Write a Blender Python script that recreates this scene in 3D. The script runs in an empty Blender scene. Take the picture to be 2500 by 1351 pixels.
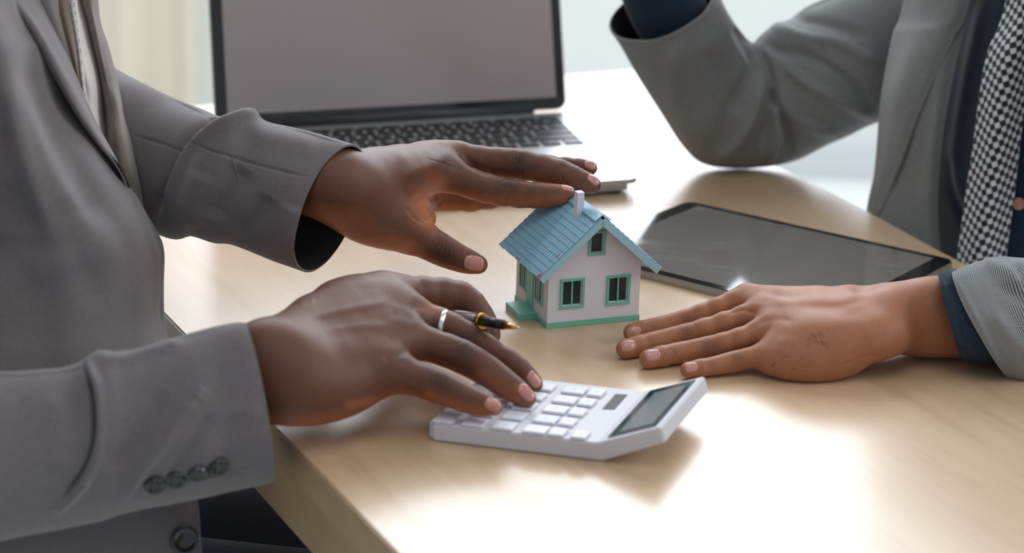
import bpy, bmesh, math, random
import numpy as np
from mathutils import Vector, Matrix
from mathutils.bvhtree import BVHTree
random.seed(3)
SC = bpy.context.scene
COL = SC.collection
# ------------------------------------------------------------------ camera, world, light
TZ = 0.74                       # height of the table top above the floor
F = 5000.0                      # focal length in pixels of the 2500 px frame
PITCH, ROLL, HC = 0.319, 0.031, 0.512
fw = np.array([0, math.cos(PITCH), -math.sin(PITCH)])
r0 = np.array([1.0, 0, 0]); u0 = np.cross(r0, fw)
RR = math.cos(ROLL)*r0 + math.sin(ROLL)*u0
UU = -math.sin(ROLL)*r0 + math.cos(ROLL)*u0
O = np.array([0, 0, TZ+HC])
cd = bpy.data.cameras.new('camera'); cam = bpy.data.objects.new('camera', cd); COL.objects.link(cam)
cd.sensor_width = 36; cd.lens = F/2500*36; cd.clip_start = .05; cd.clip_end = 60
M = Matrix(((RR[0], UU[0], -fw[0], O[0]), (RR[1], UU[1], -fw[1], O[1]), (RR[2], UU[2], -fw[2], O[2]), (0, 0, 0, 1)))
cam.matrix_world = M
cd.dof.use_dof = True; cd.dof.focus_distance = 1.50; cd.dof.aperture_fstop = 5.2
SC.camera = cam
SC.view_settings.view_transform = 'Standard'; SC.view_settings.look = 'None'
SC.view_settings.gamma = 1; SC.view_settings.exposure = 0.0; SC.view_settings.use_curve_mapping = False
w = bpy.data.worlds.new('world'); SC.world = w; w.use_nodes = True
w.node_tree.nodes['Background'].inputs[0].default_value = (.86, .93, 1, 1)
w.node_tree.nodes['Background'].inputs[1].default_value = .44
def area(name, loc, target, sx, sy, power, color):
    l = bpy.data.lights.new(name, 'AREA'); l.shape = 'RECTANGLE'; l.size = sx; l.size_y = sy; l.energy = power; l.color = color
    o = bpy.data.objects.new(name, l); COL.objects.link(o); o.location = loc
    o.rotation_euler = (Vector(target)-Vector(loc)).to_track_quat('-Z', 'Y').to_euler(); return o
area('window_light', (-.3, 4.2, 2.5), (0, 1.5, .8), 4.2, 1.7, 80, (.93, .97, 1))
area('side_window_light', (2.7, 1.5, 2.3), (.0, 1.4, .8), 1.6, 1.4, 32, (.95, .98, 1))
area('front_fill_light', (.2, .7, 2.9), (-.1, 1.4, .8), 1.2, 1.2, 8, (1, .9, .78))  # unseen lamp, added as soft fill from above the front
area('background_fill_light', (0, 3.3, 2.95), (0, 3.5, 0), 2.4, .8, 17, (.98, .99, 1))  # unseen lamp, added to brighten the back wall and floor

def ray(x, y): return fw + RR*((x-1250)/F) + UU*((675.5-y)/F)
def Z(x, y, z=0.0):             # photo pixel at height z above the table
    d = ray(x, y); return O + (z+TZ-O[2])/d[2]*d
def Yp(x, y, Y):                # photo pixel at world depth Y
    d = ray(x, y); return O + Y/d[1]*d
def pr(P):
    d = np.asarray(P, float)-O; z = d@fw
    return 1250+F*(d@RR)/z, 675.5-F*(d@UU)/z, z
def depth(P): return float((np.asarray(P)-O)@fw)

# ------------------------------------------------------------------ helpers
def mesh_obj(name, verts, faces, mat, parent=None, smooth=False, uvs=None):
    me = bpy.data.meshes.new(name); me.from_pydata([tuple(map(float, v)) for v in verts], [], [tuple(map(int, f)) for f in faces])
    me.update()
    for m_ in (mat if isinstance(mat, (list, tuple)) else [mat]): me.materials.append(m_)
    if smooth: me.polygons.foreach_set('use_smooth', [True]*len(me.polygons))
    o = bpy.data.objects.new(name, me); COL.objects.link(o)
    if parent: attach(o, parent)
    return o
def attach(o, parent):
    o.parent = parent; o.matrix_parent_inverse = parent.matrix_world.inverted()
def fast_mesh(name, V, Q, mat, parent=None, uv=None):
    me = bpy.data.meshes.new(name)
    V = np.asarray(V, np.float32); Q = np.asarray(Q, np.int32)
    me.vertices.add(len(V)); me.vertices.foreach_set('co', V.ravel())
    me.loops.add(Q.size); me.loops.foreach_set('vertex_index', Q.ravel())
    me.polygons.add(len(Q)); me.polygons.foreach_set('loop_start', np.arange(0, Q.size, Q.shape[1], dtype=np.int32))
    me.polygons.foreach_set('use_smooth', np.ones(len(Q), bool))
    me.update(calc_edges=True)
    if uv is not None:
        l = me.uv_layers.new(name='UVMap'); l.data.foreach_set('uv', np.asarray(uv, np.float32)[Q.ravel()].ravel())
    for m_ in (mat if isinstance(mat, (list, tuple)) else [mat]): me.materials.append(m_)
    o = bpy.data.objects.new(name, me); COL.objects.link(o)
    if parent: attach(o, parent)
    return o
def empty(name, loc, label=None, cat=None, group=None, rz=0):
    o = bpy.data.objects.new(name, None); COL.objects.link(o); o.location = tuple(map(float, loc)); o.rotation_euler = (0, 0, rz)
    o.empty_display_size = .02
    bpy.context.view_layer.update()
    return tag(o, label, cat, group)
def tag(o, label=None, cat=None, group=None, kind=None):
    if label: o['label'] = label
    if cat: o['category'] = cat
    if group: o['group'] = group
    if kind: o['kind'] = kind
    return o
def bm_obj(name, bm, mat, parent=None, smooth=False, mw=None):
    me = bpy.data.meshes.new(name); bm.normal_update(); bm.to_mesh(me); bm.free()
    for m_ in (mat if isinstance(mat, (list, tuple)) else [mat]): me.materials.append(m_)
    if smooth: me.polygons.foreach_set('use_smooth', [True]*len(me.polygons))
    o = bpy.data.objects.new(name, me); COL.objects.link(o)
    if mw is not None: o.matrix_world = mw
    if parent: attach(o, parent)
    return o
def bx(bm, lo, hi, bev=0, seg=2, fr=None):
    """box between two corners in the local frame (optional 4x4 fr)"""
    lo = Vector(lo); hi = Vector(hi); c = (lo+hi)/2; s = hi-lo
    r = bmesh.ops.create_cube(bm, size=1); vs = r['verts']
    bmesh.ops.scale(bm, vec=s, verts=vs); bmesh.ops.translate(bm, vec=c, verts=vs)
    if bev:
        es = list({e for v in vs for e in v.link_edges})
        r = bmesh.ops.bevel(bm, geom=es, offset=bev, segments=seg, affect='EDGES', profile=.5)
        vs = list({v for f in r['faces'] for v in f.verts} | {v for v in vs if v.is_valid})
    if fr is not None: bmesh.ops.transform(bm, matrix=fr, verts=vs)
    return vs
def tube(bm, pts, rad, seg=24, cap=True):
    """solid of revolution-like tube along 3D points with radii"""
    rings = []
    pts = [Vector(p) for p in pts]
    for i, p in enumerate(pts):
        t = (pts[min(i+1, len(pts)-1)]-pts[max(i-1, 0)])
        if t.length < 1e-9: t = pts[-1]-pts[0]
        t.normalize(); a = t.orthogonal() if i == 0 else (a_ - t*a_.dot(t)); a.normalize(); a_ = a; b = t.cross(a)
        r = rad[i] if isinstance(rad, (list, tuple)) else rad
        rings.append([bm.verts.new(p+a*(r*math.cos(2*math.pi*k/seg))+b*(r*math.sin(2*math.pi*k/seg))) for k in range(seg)])
    for i in range(len(rings)-1):
        for k in range(seg):
            bm.faces.new((rings[i][k], rings[i][(k+1) % seg], rings[i+1][(k+1) % seg], rings[i+1][k])).smooth = True
    if cap:
        bm.faces.new(rings[0][::-1]); bm.faces.new(rings[-1])
    return rings
def cr(P, n):
    """Catmull-Rom through rows of P (k, ...) sampled at n points"""
    P = np.asarray(P, float); k = len(P)
    Q = np.concatenate([2*P[:1]-P[1:2], P, 2*P[-1:]-P[-2:-1]])
    t = np.linspace(0, k-1, n); i = np.minimum(t.astype(int), k-2); f = t-i
    sh = (n,)+(1,)*(P.ndim-1); f = f.reshape(sh)
    a, b, c, d = Q[i], Q[i+1], Q[i+2], Q[i+3]
    return .5*((2*b)+(-a+c)*f+(2*a-5*b+4*c-d)*f**2+(-a+3*b-3*c+d)*f**3)

# ------------------------------------------------------------------ materials
def lin(c):
    return tuple((v/255/12.92 if v/255 <= .04045 else ((v/255+.055)/1.055)**2.4) for v in c)+(1,)
class N:
    def __init__(s, name):
        s.m = bpy.data.materials.new(name); s.m.use_nodes = True; s.t = s.m.node_tree
        s.b = s.t.nodes['Principled BSDF']
    def n(s, typ, **kw):
        x = s.t.nodes.new(typ)
        for k, v in kw.items():
            if k.startswith('i_'): x.inputs[int(k[2:])].default_value = v
            else: setattr(x, k, v)
        return x
    def l(s, a, b): s.t.links.new(a, b)
    def math(s, op, a, b=None, c=None):
        x = s.n('ShaderNodeMath', operation=op)
        for i, v in enumerate((a, b, c)):
            if v is None: continue
            if hasattr(v, 'default_value'): s.l(v, x.inputs[i])
            else: x.inputs[i].default_value = v
        return x.outputs[0]
    def mix(s, f, a, b, blend='MIX'):
        x = s.n('ShaderNodeMix', data_type='RGBA', blend_type=blend)
        for i, v in ((0, f), (6, a), (7, b)):
            if hasattr(v, 'default_value'): s.l(v, x.inputs[i])
            else: x.inputs[i].default_value = v
        return x.outputs[2]
    def noise(s, vec, scale, detail=3, rough=.55):
        x = s.n('ShaderNodeTexNoise'); x.inputs['Scale'].default_value = scale; x.inputs['Detail'].default_value = detail
        x.inputs['Roughness'].default_value = rough
        if vec is not None: s.l(vec, x.inputs['Vector'])
        return x.outputs['Fac']
    def map(s, vec, scale=(1, 1, 1), rot=(0, 0, 0)):
        x = s.n('ShaderNodeMapping'); x.inputs['Scale'].default_value = scale; x.inputs['Rotation'].default_value = rot
        s.l(vec, x.inputs['Vector']); return x.outputs[0]
    def ramp(s, f, stops):
        x = s.n('ShaderNodeValToRGB'); s.l(f, x.inputs[0]); e = x.color_ramp.elements
        while len(e) < len(stops): e.new(.5)
        for q, (p, c) in zip(e, stops): q.position = p; q.color = c
        return x.outputs[0]
    def bump(s, h, strength, dist=.001):
        x = s.n('ShaderNodeBump'); x.inputs['Strength'].default_value = strength; x.inputs['Distance'].default_value = dist
        s.l(h, x.inputs['Height']); s.l(x.outputs[0], s.b.inputs['Normal'])
    def set(s, **kw):
        for k, v in kw.items():
            k = k.replace('_', ' ')
            if hasattr(v, 'default_value') and not isinstance(v, (int, float)): s.l(v, s.b.inputs[k])
            else: s.b.inputs[k].default_value = v
        return s
    @property
    def obj(s): return s.n('ShaderNodeTexCoord').outputs['Object']
    @property
    def uv(s): return s.n('ShaderNodeTexCoord').outputs['UV']
def plain(name, rgb, rough=.5, metal=0, coat=0, bumpn=0, bscale=400, var=.0):
    m = N(name); c = lin(rgb)
    m.set(Base_Color=c, Roughness=rough, Metallic=metal, Coat_Weight=coat, Coat_Roughness=.08)
    if var:
        f = m.noise(m.obj, 35, 4); m.set(Base_Color=m.mix(f, tuple(v*(1-var) for v in c[:3])+(1,), tuple(min(1, v*(1+var)) for v in c[:3])+(1,)))
    if bumpn: m.bump(m.noise(m.obj, bscale, 3), bumpn, .0006)
    return m.m
def emis(name, rgb, s):
    m = N(name); m.set(Base_Color=(0, 0, 0, 1), Emission_Color=lin(rgb), Emission_Strength=s); return m.m
def skin_mat(name, base, dark, palm, ssr):
    m = N(name)
    a = m.n('ShaderNodeAttribute', attribute_name='tone'); sep = m.n('ShaderNodeSeparateColor'); m.l(a.outputs['Color'], sep.inputs[0])
    n1 = m.noise(m.obj, 60, 4); n2 = m.noise(m.obj, 700, 2)
    c = m.mix(n1, tuple(v*.86 for v in lin(base)[:3])+(1,), tuple(v*1.14 for v in lin(base)[:3])+(1,))
    c = m.mix(sep.outputs[0], c, lin(dark)); c = m.mix(sep.outputs[1], c, lin(palm))
    spk = m.ramp(m.noise(m.obj, 520, 1), [(.0, (1, 1, 1, 1)), (.62, (1, 1, 1, 1)), (.74, (.74, .7, .68, 1)), (1, (.7, .66, .64, 1))])
    c = m.mix(.75, c, spk, 'MULTIPLY')
    m.set(Base_Color=c, Roughness=.47, Subsurface_Weight=.16, Subsurface_Radius=(1, .35, .2), Subsurface_Scale=ssr, Specular_IOR_Level=.33)
    v = m.n('ShaderNodeTexVoronoi', feature='DISTANCE_TO_EDGE'); v.inputs['Scale'].default_value = 900
    wv = m.map(m.obj, (1, 1, 1)); m.l(wv, v.inputs['Vector'])
    h = m.math('ADD', m.math('MULTIPLY', v.outputs['Distance'], 1.2), m.math('MULTIPLY', n2, .8))
    m.bump(h, .28, .0005)
    return m.m
def suit_mat(name, rgb, amt=.16):
    m = N(name); uv = m.uv
    a = m.noise(m.map(uv, (2600, 130, 1)), 1, 2); b = m.noise(m.map(uv, (130, 2600, 1)), 1, 2); c0 = m.noise(m.map(uv, (16, 16, 1)), 1, 3)
    s = m.math('ADD', m.math('ADD', m.math('MULTIPLY', a, .5), m.math('MULTIPLY', b, .5)), m.math('MULTIPLY', c0, .12))
    c = lin(rgb)
    col = m.ramp(s, [(.30, tuple(v*(1-amt*1.9) for v in c[:3])+(1,)), (.56, c), (.82, tuple(v*(1+amt*2) for v in c[:3])+(1,))])
    m.set(Base_Color=col, Roughness=.85, Sheen_Weight=.25, Sheen_Roughness=.5, Specular_IOR_Level=.2)
    m.bump(m.math('ADD', a, b), .22, .0004)
    return m.m
def check_mat(name, dark, light, p=.00115):
    m = N(name); uv = m.uv; sp = m.n('ShaderNodeSeparateXYZ'); m.l(uv, sp.inputs[0])
    U, V = sp.outputs[0], sp.outputs[1]
    s1 = m.math('SINE', m.math('MULTIPLY', V, 2*math.pi/p)); s2 = m.math('SINE', m.math('MULTIPLY', U, 2*math.pi/p))
    bu = m.math('GREATER_THAN', m.math('FRACT', m.math('MULTIPLY', U, 1/.019)), .52)
    bv = m.math('GREATER_THAN', m.math('FRACT', m.math('MULTIPLY', V, 1/.026)), .55)
    chk = m.math('MULTIPLY', s1, s2)
    base = m.math('ADD', m.math('MULTIPLY', s1, m.math('SUBTRACT', 1, bu)), m.math('MULTIPLY', m.math('ADD', m.math('MULTIPLY', s1, .5), m.math('MULTIPLY', s2, .6)), bu))
    base = m.math('ADD', m.math('MULTIPLY', base, m.math('SUBTRACT', 1, m.math('MULTIPLY', bv, .55))), m.math('MULTIPLY', s2, m.math('MULTIPLY', bv, .45)))
    f = m.math('MULTIPLY_ADD', base, .85, .5)
    cl = m.n('ShaderNodeClamp'); m.l(f, cl.inputs[0])
    n = m.noise(m.map(uv, (1500, 1500, 1)), 1, 2)
    col = m.mix(cl.outputs[0], lin(dark), lin(light)); col = m.mix(.35, col, m.ramp(n, [(.2, (.5, .5, .5, 1)), (.8, (1, 1, 1, 1))]), 'MULTIPLY')
    m.set(Base_Color=col, Roughness=.88, Sheen_Weight=.2, Specular_IOR_Level=.2); m.bump(f, .25, .0004)
    return m.m
def tie_mat():
    m = N('gingham_silk'); sp = m.n('ShaderNodeSeparateXYZ'); m.l(m.uv, sp.inputs[0])
    p = .0080
    U = m.math('MULTIPLY', m.math('ADD', sp.outputs[0], m.math('MULTIPLY', sp.outputs[1], .42)), 2*math.pi/p)
    V = m.math('MULTIPLY', m.math('SUBTRACT', sp.outputs[1], m.math('MULTIPLY', sp.outputs[0], .42)), 2*math.pi/(p*1.0))
    s = m.math('ADD', m.math('SINE', U), m.math('SINE', V))
    f = m.ramp(s, [(0, (.0, 0, 0, 1)), (.28, (0, 0, 0, 1)), (.5, (1, 1, 1, 1))])
    f2 = m.math('MULTIPLY_ADD', s, .5, .5)
    c = m.ramp(f2, [(.30, lin((16, 18, 24))), (.42, lin((30, 33, 40))), (.52, lin((150, 158, 168))), (.9, lin((222, 228, 232)))])
    m.set(Base_Color=c, Roughness=.6, Sheen_Weight=.2); return m.m
def wood_mat(name, rgb, rough=.3, ang=0, coat=.5):
    m = N(name); v = m.map(m.obj, (1, 1, 1), (0, 0, ang))
    v2 = m.map(v, (9, 1.2, 9)); a = m.noise(v2, 3.2, 5, .6)
    b = m.noise(m.map(v, (420, 22, 60)), 1, 3, .6); d = m.noise(m.map(v, (60, 3, 20)), 1, 4, .6)
    c = lin(rgb)
    f = m.math('ADD', m.math('MULTIPLY', a, .45), m.math('ADD', m.math('MULTIPLY', b, .25), m.math('MULTIPLY', d, .3)))
    col = m.ramp(f, [(.3, (c[0]*.80, c[1]*.74, c[2]*.66, 1)), (.5, c), (.7, (min(1, c[0]*1.12), c[1]*1.13, c[2]*1.16, 1))])
    m.set(Base_Color=col, Roughness=m.math('MULTIPLY_ADD', b, .12, rough-.06), Coat_Weight=coat, Coat_Roughness=.22, Specular_IOR_Level=.6)
    m.bump(m.math('ADD', b, m.math('MULTIPLY', d, .5)), .10, .0004)
    return m.m
MAT = {}
MAT['wood'] = wood_mat('light_maple', (204, 175, 142), .34, -.46)
MAT['woodedge'] = wood_mat('maple_edge_band', (180, 152, 116), .5, -.46, .1)
MAT['skin1'] = skin_mat('deep_brown_skin', (103, 67, 52), (42, 28, 24), (182, 112, 78), .004)
MAT['skin2'] = skin_mat('brown_skin', (168, 112, 82), (96, 58, 46), (178, 120, 92), .004)
MAT['nail1'] = plain('rosy_nail', (190, 132, 120), .28, coat=.4, var=.08)
MAT['nail2'] = plain('pale_rosy_nail', (196, 142, 130), .28, coat=.4, var=.08)
MAT['suit'] = suit_mat('grey_wool', (114, 109, 111))
MAT['suit_far'] = suit_mat('warm_grey_wool', (120, 111, 106))
MAT['lining'] = plain('dark_sleeve_lining', (34, 34, 38), .7)
MAT['check'] = check_mat('glen_check_wool', (62, 66, 72), (190, 194, 196))
MAT['checkfar'] = suit_mat('grey_check_wool', (130, 133, 134), .22)
MAT['denim'] = N('navy_denim')
_m = MAT['denim']; _a = _m.noise(_m.map(_m.uv, (300, 1800, 1)), 1, 2); _b = _m.noise(_m.map(_m.uv, (90, 60, 1)), 1, 4)
_m.set(Base_Color=_m.mix(_m.math('MULTIPLY', _m.math('ADD', _a, _b), .6), lin((6, 14, 26)), lin((42, 66, 90))), Roughness=.85); _m.bump(_a, .3, .0005); MAT['denim'] = _m.m
MAT['navy'] = suit_mat('dark_navy_cotton', (22, 42, 62), .2)
MAT['trouser'] = plain('dark_navy_trouser', (28, 40, 62), .9, bumpn=.3, bscale=900)
MAT['black'] = plain('black_plastic', (14, 15, 17), .4)
MAT['shirt'] = suit_mat('white_shirt_cotton', (236, 230, 226), .05)
MAT['placket'] = suit_mat('beige_placket', (176, 160, 142), .08)
MAT['trimdark'] = plain('dark_trim_thread', (52, 46, 44), .9)
MAT['tie'] = tie_mat()
MAT['button'] = plain('dark_horn_button', (30, 34, 36), .22, coat=.6, var=.4)
MAT['thread'] = plain('grey_thread', (120, 124, 122), .8)
MAT['alu'] = plain('silver_aluminium', (205, 208, 210), .34, metal=.75)
MAT['aluside'] = plain('grey_aluminium', (168, 168, 166), .36, metal=.8)
MAT['bezel'] = plain('black_glass_bezel', (24, 24, 27), .12, coat=.5)
MAT['hinge'] = plain('dark_grey_hinge', (48, 49, 54), .4)
MAT['display'] = plain('display_painted_reflection', (158, 149, 150), .30, coat=.35)  # grey reflection of the room is put into the screen's base colour
MAT['key'] = plain('black_key', (13, 15, 17), .4)
MAT['legend'] = plain('pale_legend', (190, 196, 196), .6)
MAT['glass'] = plain('tablet_black_glass', (13, 13, 14), .055, coat=.6)
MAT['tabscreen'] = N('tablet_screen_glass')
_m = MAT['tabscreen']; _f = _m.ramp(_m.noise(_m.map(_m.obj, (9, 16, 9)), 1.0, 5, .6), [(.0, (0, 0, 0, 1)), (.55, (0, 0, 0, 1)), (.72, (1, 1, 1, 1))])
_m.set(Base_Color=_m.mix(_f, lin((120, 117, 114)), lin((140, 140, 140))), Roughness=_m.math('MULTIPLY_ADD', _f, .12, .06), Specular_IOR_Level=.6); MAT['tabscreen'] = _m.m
MAT['calc'] = plain('white_calculator_plastic', (214, 214, 222), .55)
MAT['calckey'] = plain('white_key_plastic', (224, 227, 238), .45)
MAT['calcgap'] = plain('lilac_grey_key_well', (176, 176, 192), .5)
MAT['lcd'] = plain('dark_teal_lcd_frame', (30, 50, 58), .1, coat=.6)
MAT['lcdglass'] = plain('grey_green_lcd', (128, 140, 142), .12, coat=.6)
MAT['solar'] = plain('dark_solar_cell', (46, 38, 42), .55)
MAT['housewall'] = plain('painted_white_wood', (228, 226, 236), .55, bumpn=.15, bscale=250, var=.03)
MAT['housein'] = plain('unlit_house_interior', (120, 128, 130), .7)
MAT['green'] = plain('mint_green_paint', (124, 192, 174), .42, bumpn=.2, bscale=200, var=.08)
MAT['roof'] = plain('pale_blue_roof', (128, 180, 205), .36, coat=.3, bumpn=.15, bscale=300, var=.06)
MAT['roofedge'] = plain('pale_blue_barge', (160, 200, 212), .5, var=.05)
MAT['red'] = plain('chipped_red_paint', (190, 60, 74), .5)
MAT['maroon'] = plain('dark_maroon_underlay', (86, 52, 64), .6)
MAT['chim'] = plain('white_chimney_paint', (228, 226, 238), .5, var=.02)
MAT['hglass'] = N('house_window_glass'); MAT['hglass'].set(Base_Color=(.22, .30, .31, 1), Roughness=.03, Transmission_Weight=.85, IOR=1.3); MAT['hglass'] = MAT['hglass'].m
MAT['gold'] = plain('polished_brass', (214, 170, 92), .2, metal=1)
MAT['silver'] = plain('brushed_silver', (232, 230, 226), .22, metal=.9)
MAT['pewter'] = plain('pewter_barrel', (140, 130, 130), .22, metal=.85)
MAT['wallm'] = N('pale_wall'); _m = MAT['wallm']; _m.set(Base_Color=lin((238, 241, 238)), Roughness=.9); MAT['wallm'] = _m.m
MAT['cream'] = plain('cream_curtain', (246, 234, 216), .9)
MAT['floor'] = plain('pale_floor', (236, 240, 238), .5)
MAT['daylight'] = emis('daylight_pane', (236, 244, 255), 5)
MAT['frame'] = plain('white_frame', (225, 228, 230), .5)
# ------------------------------------------------------------------ the setting
def struct(name, bm, mat): o = bm_obj(name, bm, mat); o['kind'] = 'structure'; return o
bm = bmesh.new(); bx(bm, (-4, -1.5, -.1), (4, 4.7, 0)); struct('floor', bm, MAT['floor'])
bm = bmesh.new()
for lo, hi in (((-4, 4.6, 0), (4, 4.75, 1.12)), ((-4, 4.6, 2.75), (4, 4.75, 3.1)), ((-4, 4.6, 1.12), (-2.3, 4.75, 2.75)), ((2.3, 4.6, 1.12), (4, 4.75, 2.75))): bx(bm, lo, hi)
struct('wall_back', bm, MAT['wallm'])
for k in range(2):
    x0 = -2.3+2.3*k
    bm = bmesh.new()
    for lo, hi in (((x0, 4.58, 1.12), (x0+2.3, 4.70, 1.18)), ((x0, 4.58, 2.69), (x0+2.3, 4.70, 2.75)), ((x0, 4.58, 1.18), (x0+.06, 4.70, 2.69)), ((x0+2.24, 4.58, 1.18), (x0+2.3, 4.70, 2.69))): bx(bm, lo, hi, .005)
    wo = struct('window_%d' % (k+1), bm, MAT['frame'])
    bm = bmesh.new(); bx(bm, (x0+.06, 4.66, 1.18), (x0+2.24, 4.67, 2.69)); bm_obj('pane', bm, MAT['daylight'], wo)
bm = bmesh.new(); bx(bm, (-4, 4.585, 0), (4, 4.6, .09), .003); struct('baseboard_back', bm, MAT['frame'])
# curtain: pleated cloth hanging from the top of the wall
bm = bmesh.new(); n = 160; a = []; b = []
for i in range(n+1):
    x = -2.6+1.90*i/n; y = 4.35+.018*math.sin(x*38)+.006*math.sin(x*91)
    a.append(bm.verts.new((x, y, .02))); b.append(bm.verts.new((x, y, 2.95)))
for i in range(n): bm.faces.new((a[i], a[i+1], b[i+1], b[i]))
cur = bm_obj('curtain', bm, MAT['cream'], smooth=True); md = cur.modifiers.new('s', 'SOLIDIFY'); md.thickness = .004
tag(cur, 'cream pleated curtain hanging far behind the laptop at upper left', 'curtain')

# ------------------------------------------------------------------ table
def attach_all(root, objs):
    for o in objs: attach(o, root)
TT = .024
lA, lB = Z(400, 765), Z(970, 1351); far1, far2 = Z(1380, 183), Z(1550, 169)
def isect(p, q, r, s):
    p, q, r, s = [np.array(v[:2]) for v in (p, q, r, s)]
    A = np.array([q-p, -(s-r)]).T; t = np.linalg.solve(A, r-p); return p+t[0]*(q-p)
cFL = isect(lA, lB, far1, far2)
dirL = (lB-lA)[:2]/np.linalg.norm((lB-lA)[:2])
nearL = lB[:2]+dirL*.42
right = [Z(1893, 405)[:2], Z(1950, 429)[:2], Z(2114, 513)[:2], Z(2290, 610)[:2]]
dR = right[-1]-right[0]; dR /= np.linalg.norm(dR)
nearR = right[-1]+dR*.95
fr = far2[:2]+(far2-far1)[:2]*.25
outline = [cFL, nearL, nearR, right[3], right[2], right[1], right[0], np.array([.215, 2.07]), fr]
table = empty('table', ((nearL[0]+nearR[0])/2, 1.5, 0), 'light maple desk with pale edge band, everything on it', 'table')
bm = bmesh.new()
vs = [bm.verts.new((p[0], p[1], TZ)) for p in outline]; f = bm.faces.new(vs)
if f.normal.z < 0: f.normal_flip()
f.normal_update()
if f.normal.z < 0: f.normal_flip()
r = bmesh.ops.extrude_face_region(bm, geom=[f]); bmesh.ops.translate(bm, vec=(0, 0, -TT), verts=[v for v in r['geom'] if isinstance(v, bmesh.types.BMVert)])
bmesh.ops.recalc_face_normals(bm, faces=bm.faces)
for fc in bm.faces:
    fc.material_index = 1 if abs(fc.normal.z) < .5 else 0
es = [e for e in bm.edges if all(abs(v.co.z-TZ) < 1e-5 for v in e.verts)]
bmesh.ops.bevel(bm, geom=es, offset=.0012, segments=2, affect='EDGES')
bm_obj('tabletop', bm, [MAT['wood'], MAT['woodedge']], table)
# apron set in a little from the edge
def inset_line(p, q, d):
    t = (q-p)/np.linalg.norm(q-p); n = np.array([-t[1], t[0]]); return p+n*d, q+n*d
def wall_box(bm, p, q, th, z0, z1):
    t = (q-p)/np.linalg.norm(q-p); n = np.array([-t[1], t[0]])*th
    c = [p, q, q+n, p+n]; lo = [bm.verts.new((*v, z0)) for v in c]; hi = [bm.verts.new((*v, z1)) for v in c]
    bm.faces.new(lo[::-1]); bm.faces.new(hi)
    for i in range(4): bm.faces.new((lo[i], lo[(i+1) % 4], hi[(i+1) % 4], hi[i]))
bm = bmesh.new(); p, q = inset_line(cFL+dirL*.02, nearL-dirL*.02, .012); wall_box(bm, p, q, .018, TZ-TT-.052, TZ-TT)
bmesh.ops.recalc_face_normals(bm, faces=bm.faces); bm_obj('apron', bm, MAT['woodedge'], table)
bm = bmesh.new(); p, q = inset_line(right[3]+dR*.9, right[0], .02); wall_box(bm, p, q, .018, TZ-TT-.05, TZ-TT)
bmesh.ops.recalc_face_normals(bm, faces=bm.faces); bm_obj('apron', bm, MAT['woodedge'], table)
for p in (cFL+np.array([.09, -.02]), nearL+np.array([.07, .06]), nearR+np.array([-.07, .06]), fr+np.array([-.03, -.09])):
    bm = bmesh.new(); bx(bm, (p[0]-.025, p[1]-.025, 0), (p[0]+.025, p[1]+.025, TZ-TT), .003); bm_obj('leg', bm, MAT['woodedge'], table)

# ------------------------------------------------------------------ frames for things on the table
def frame(o, xd, yd, zd=(0, 0, 1), s=.01):
    o = Vector(tuple(map(float, o))); X, Y_, Z_ = [Vector(tuple(map(float, v)))*s for v in (xd, yd, zd)]
    return Matrix(((X.x, Y_.x, Z_.x, o.x), (X.y, Y_.y, Z_.y, o.y), (X.z, Y_.z, Z_.z, o.z), (0, 0, 0, 1)))
def done(name, bm, mat, parent, fr=None, smooth=False):
    if fr is not None: bmesh.ops.transform(bm, matrix=fr, verts=bm.verts)
    bmesh.ops.recalc_face_normals(bm, faces=bm.faces)
    o = bm_obj(name, bm, mat, None, smooth); 
    if parent: attach(o, parent)
    return o
def rslab(bm, x0, y0, x1, y1, z0, z1, r, seg=6, bev=0, low=0):
    """slab with rounded plan corners"""
    pts = []
    for cx, cy, a0 in ((x1-r, y1-r, 0), (x0+r, y1-r, 90), (x0+r, y0+r, 180), (x1-r, y0+r, 270)):
        for k in range(seg+1):
            a = math.radians(a0+90*k/seg); pts.append((cx+r*math.cos(a), cy+r*math.sin(a)))
    f = bm.faces.new([bm.verts.new((x, y, z0)) for x, y in pts])
    ex = bmesh.ops.extrude_face_region(bm, geom=[f]); up = [v for v in ex['geom'] if isinstance(v, bmesh.types.BMVert)]
    bmesh.ops.translate(bm, vec=(0, 0, z1-z0), verts=up)
    if low:
        s = set(up); es = [e for e in bm.edges if all(v not in s for v in e.verts)]
        bmesh.ops.bevel(bm, geom=es, offset=low, segments=4, affect='EDGES'); up = [v for v in bm.verts if abs(v.co.z-z1) < 1e-4]
    if bev:
        s = set(up); es = [e for e in bm.edges if all(v in s for v in e.verts)]
        bmesh.ops.bevel(bm, geom=es, offset=bev, segments=2, affect='EDGES')

# ------------------------------------------------------------------ laptop  (cm, origin = hinge right corner, x to the left edge negative, y toward the user)
hr = Z(1385, 272, .015); hl = Z(527, 322, .015); fr_ = Z(1562, 441, .013)
X = (hr-hl); X[2] = 0; LW = np.linalg.norm(X)*100; X /= np.linalg.norm(X); Yd = np.array([X[1], -X[0], 0])
dv = (fr_-hr); LD = 24.7
Yd2 = dv/np.linalg.norm(dv); Yd2[2] = 0; Yd2 /= np.linalg.norm(Yd2); LD = np.linalg.norm(dv)*100
base0 = hr.copy(); base0[2] = TZ
LF = frame(base0, X, Yd2)
lap = empty('laptop', base0+X*(-LW/200)+Yd2*LD/200, 'open silver laptop with black bezel and a blank screen with a grey reflection painted into it', 'laptop')
bm = bmesh.new(); rslab(bm, -LW, 0, 0, LD, .25, 1.5, 1.2, 8, .06, .8); done('base', bm, [MAT['alu']], lap, LF)
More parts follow.
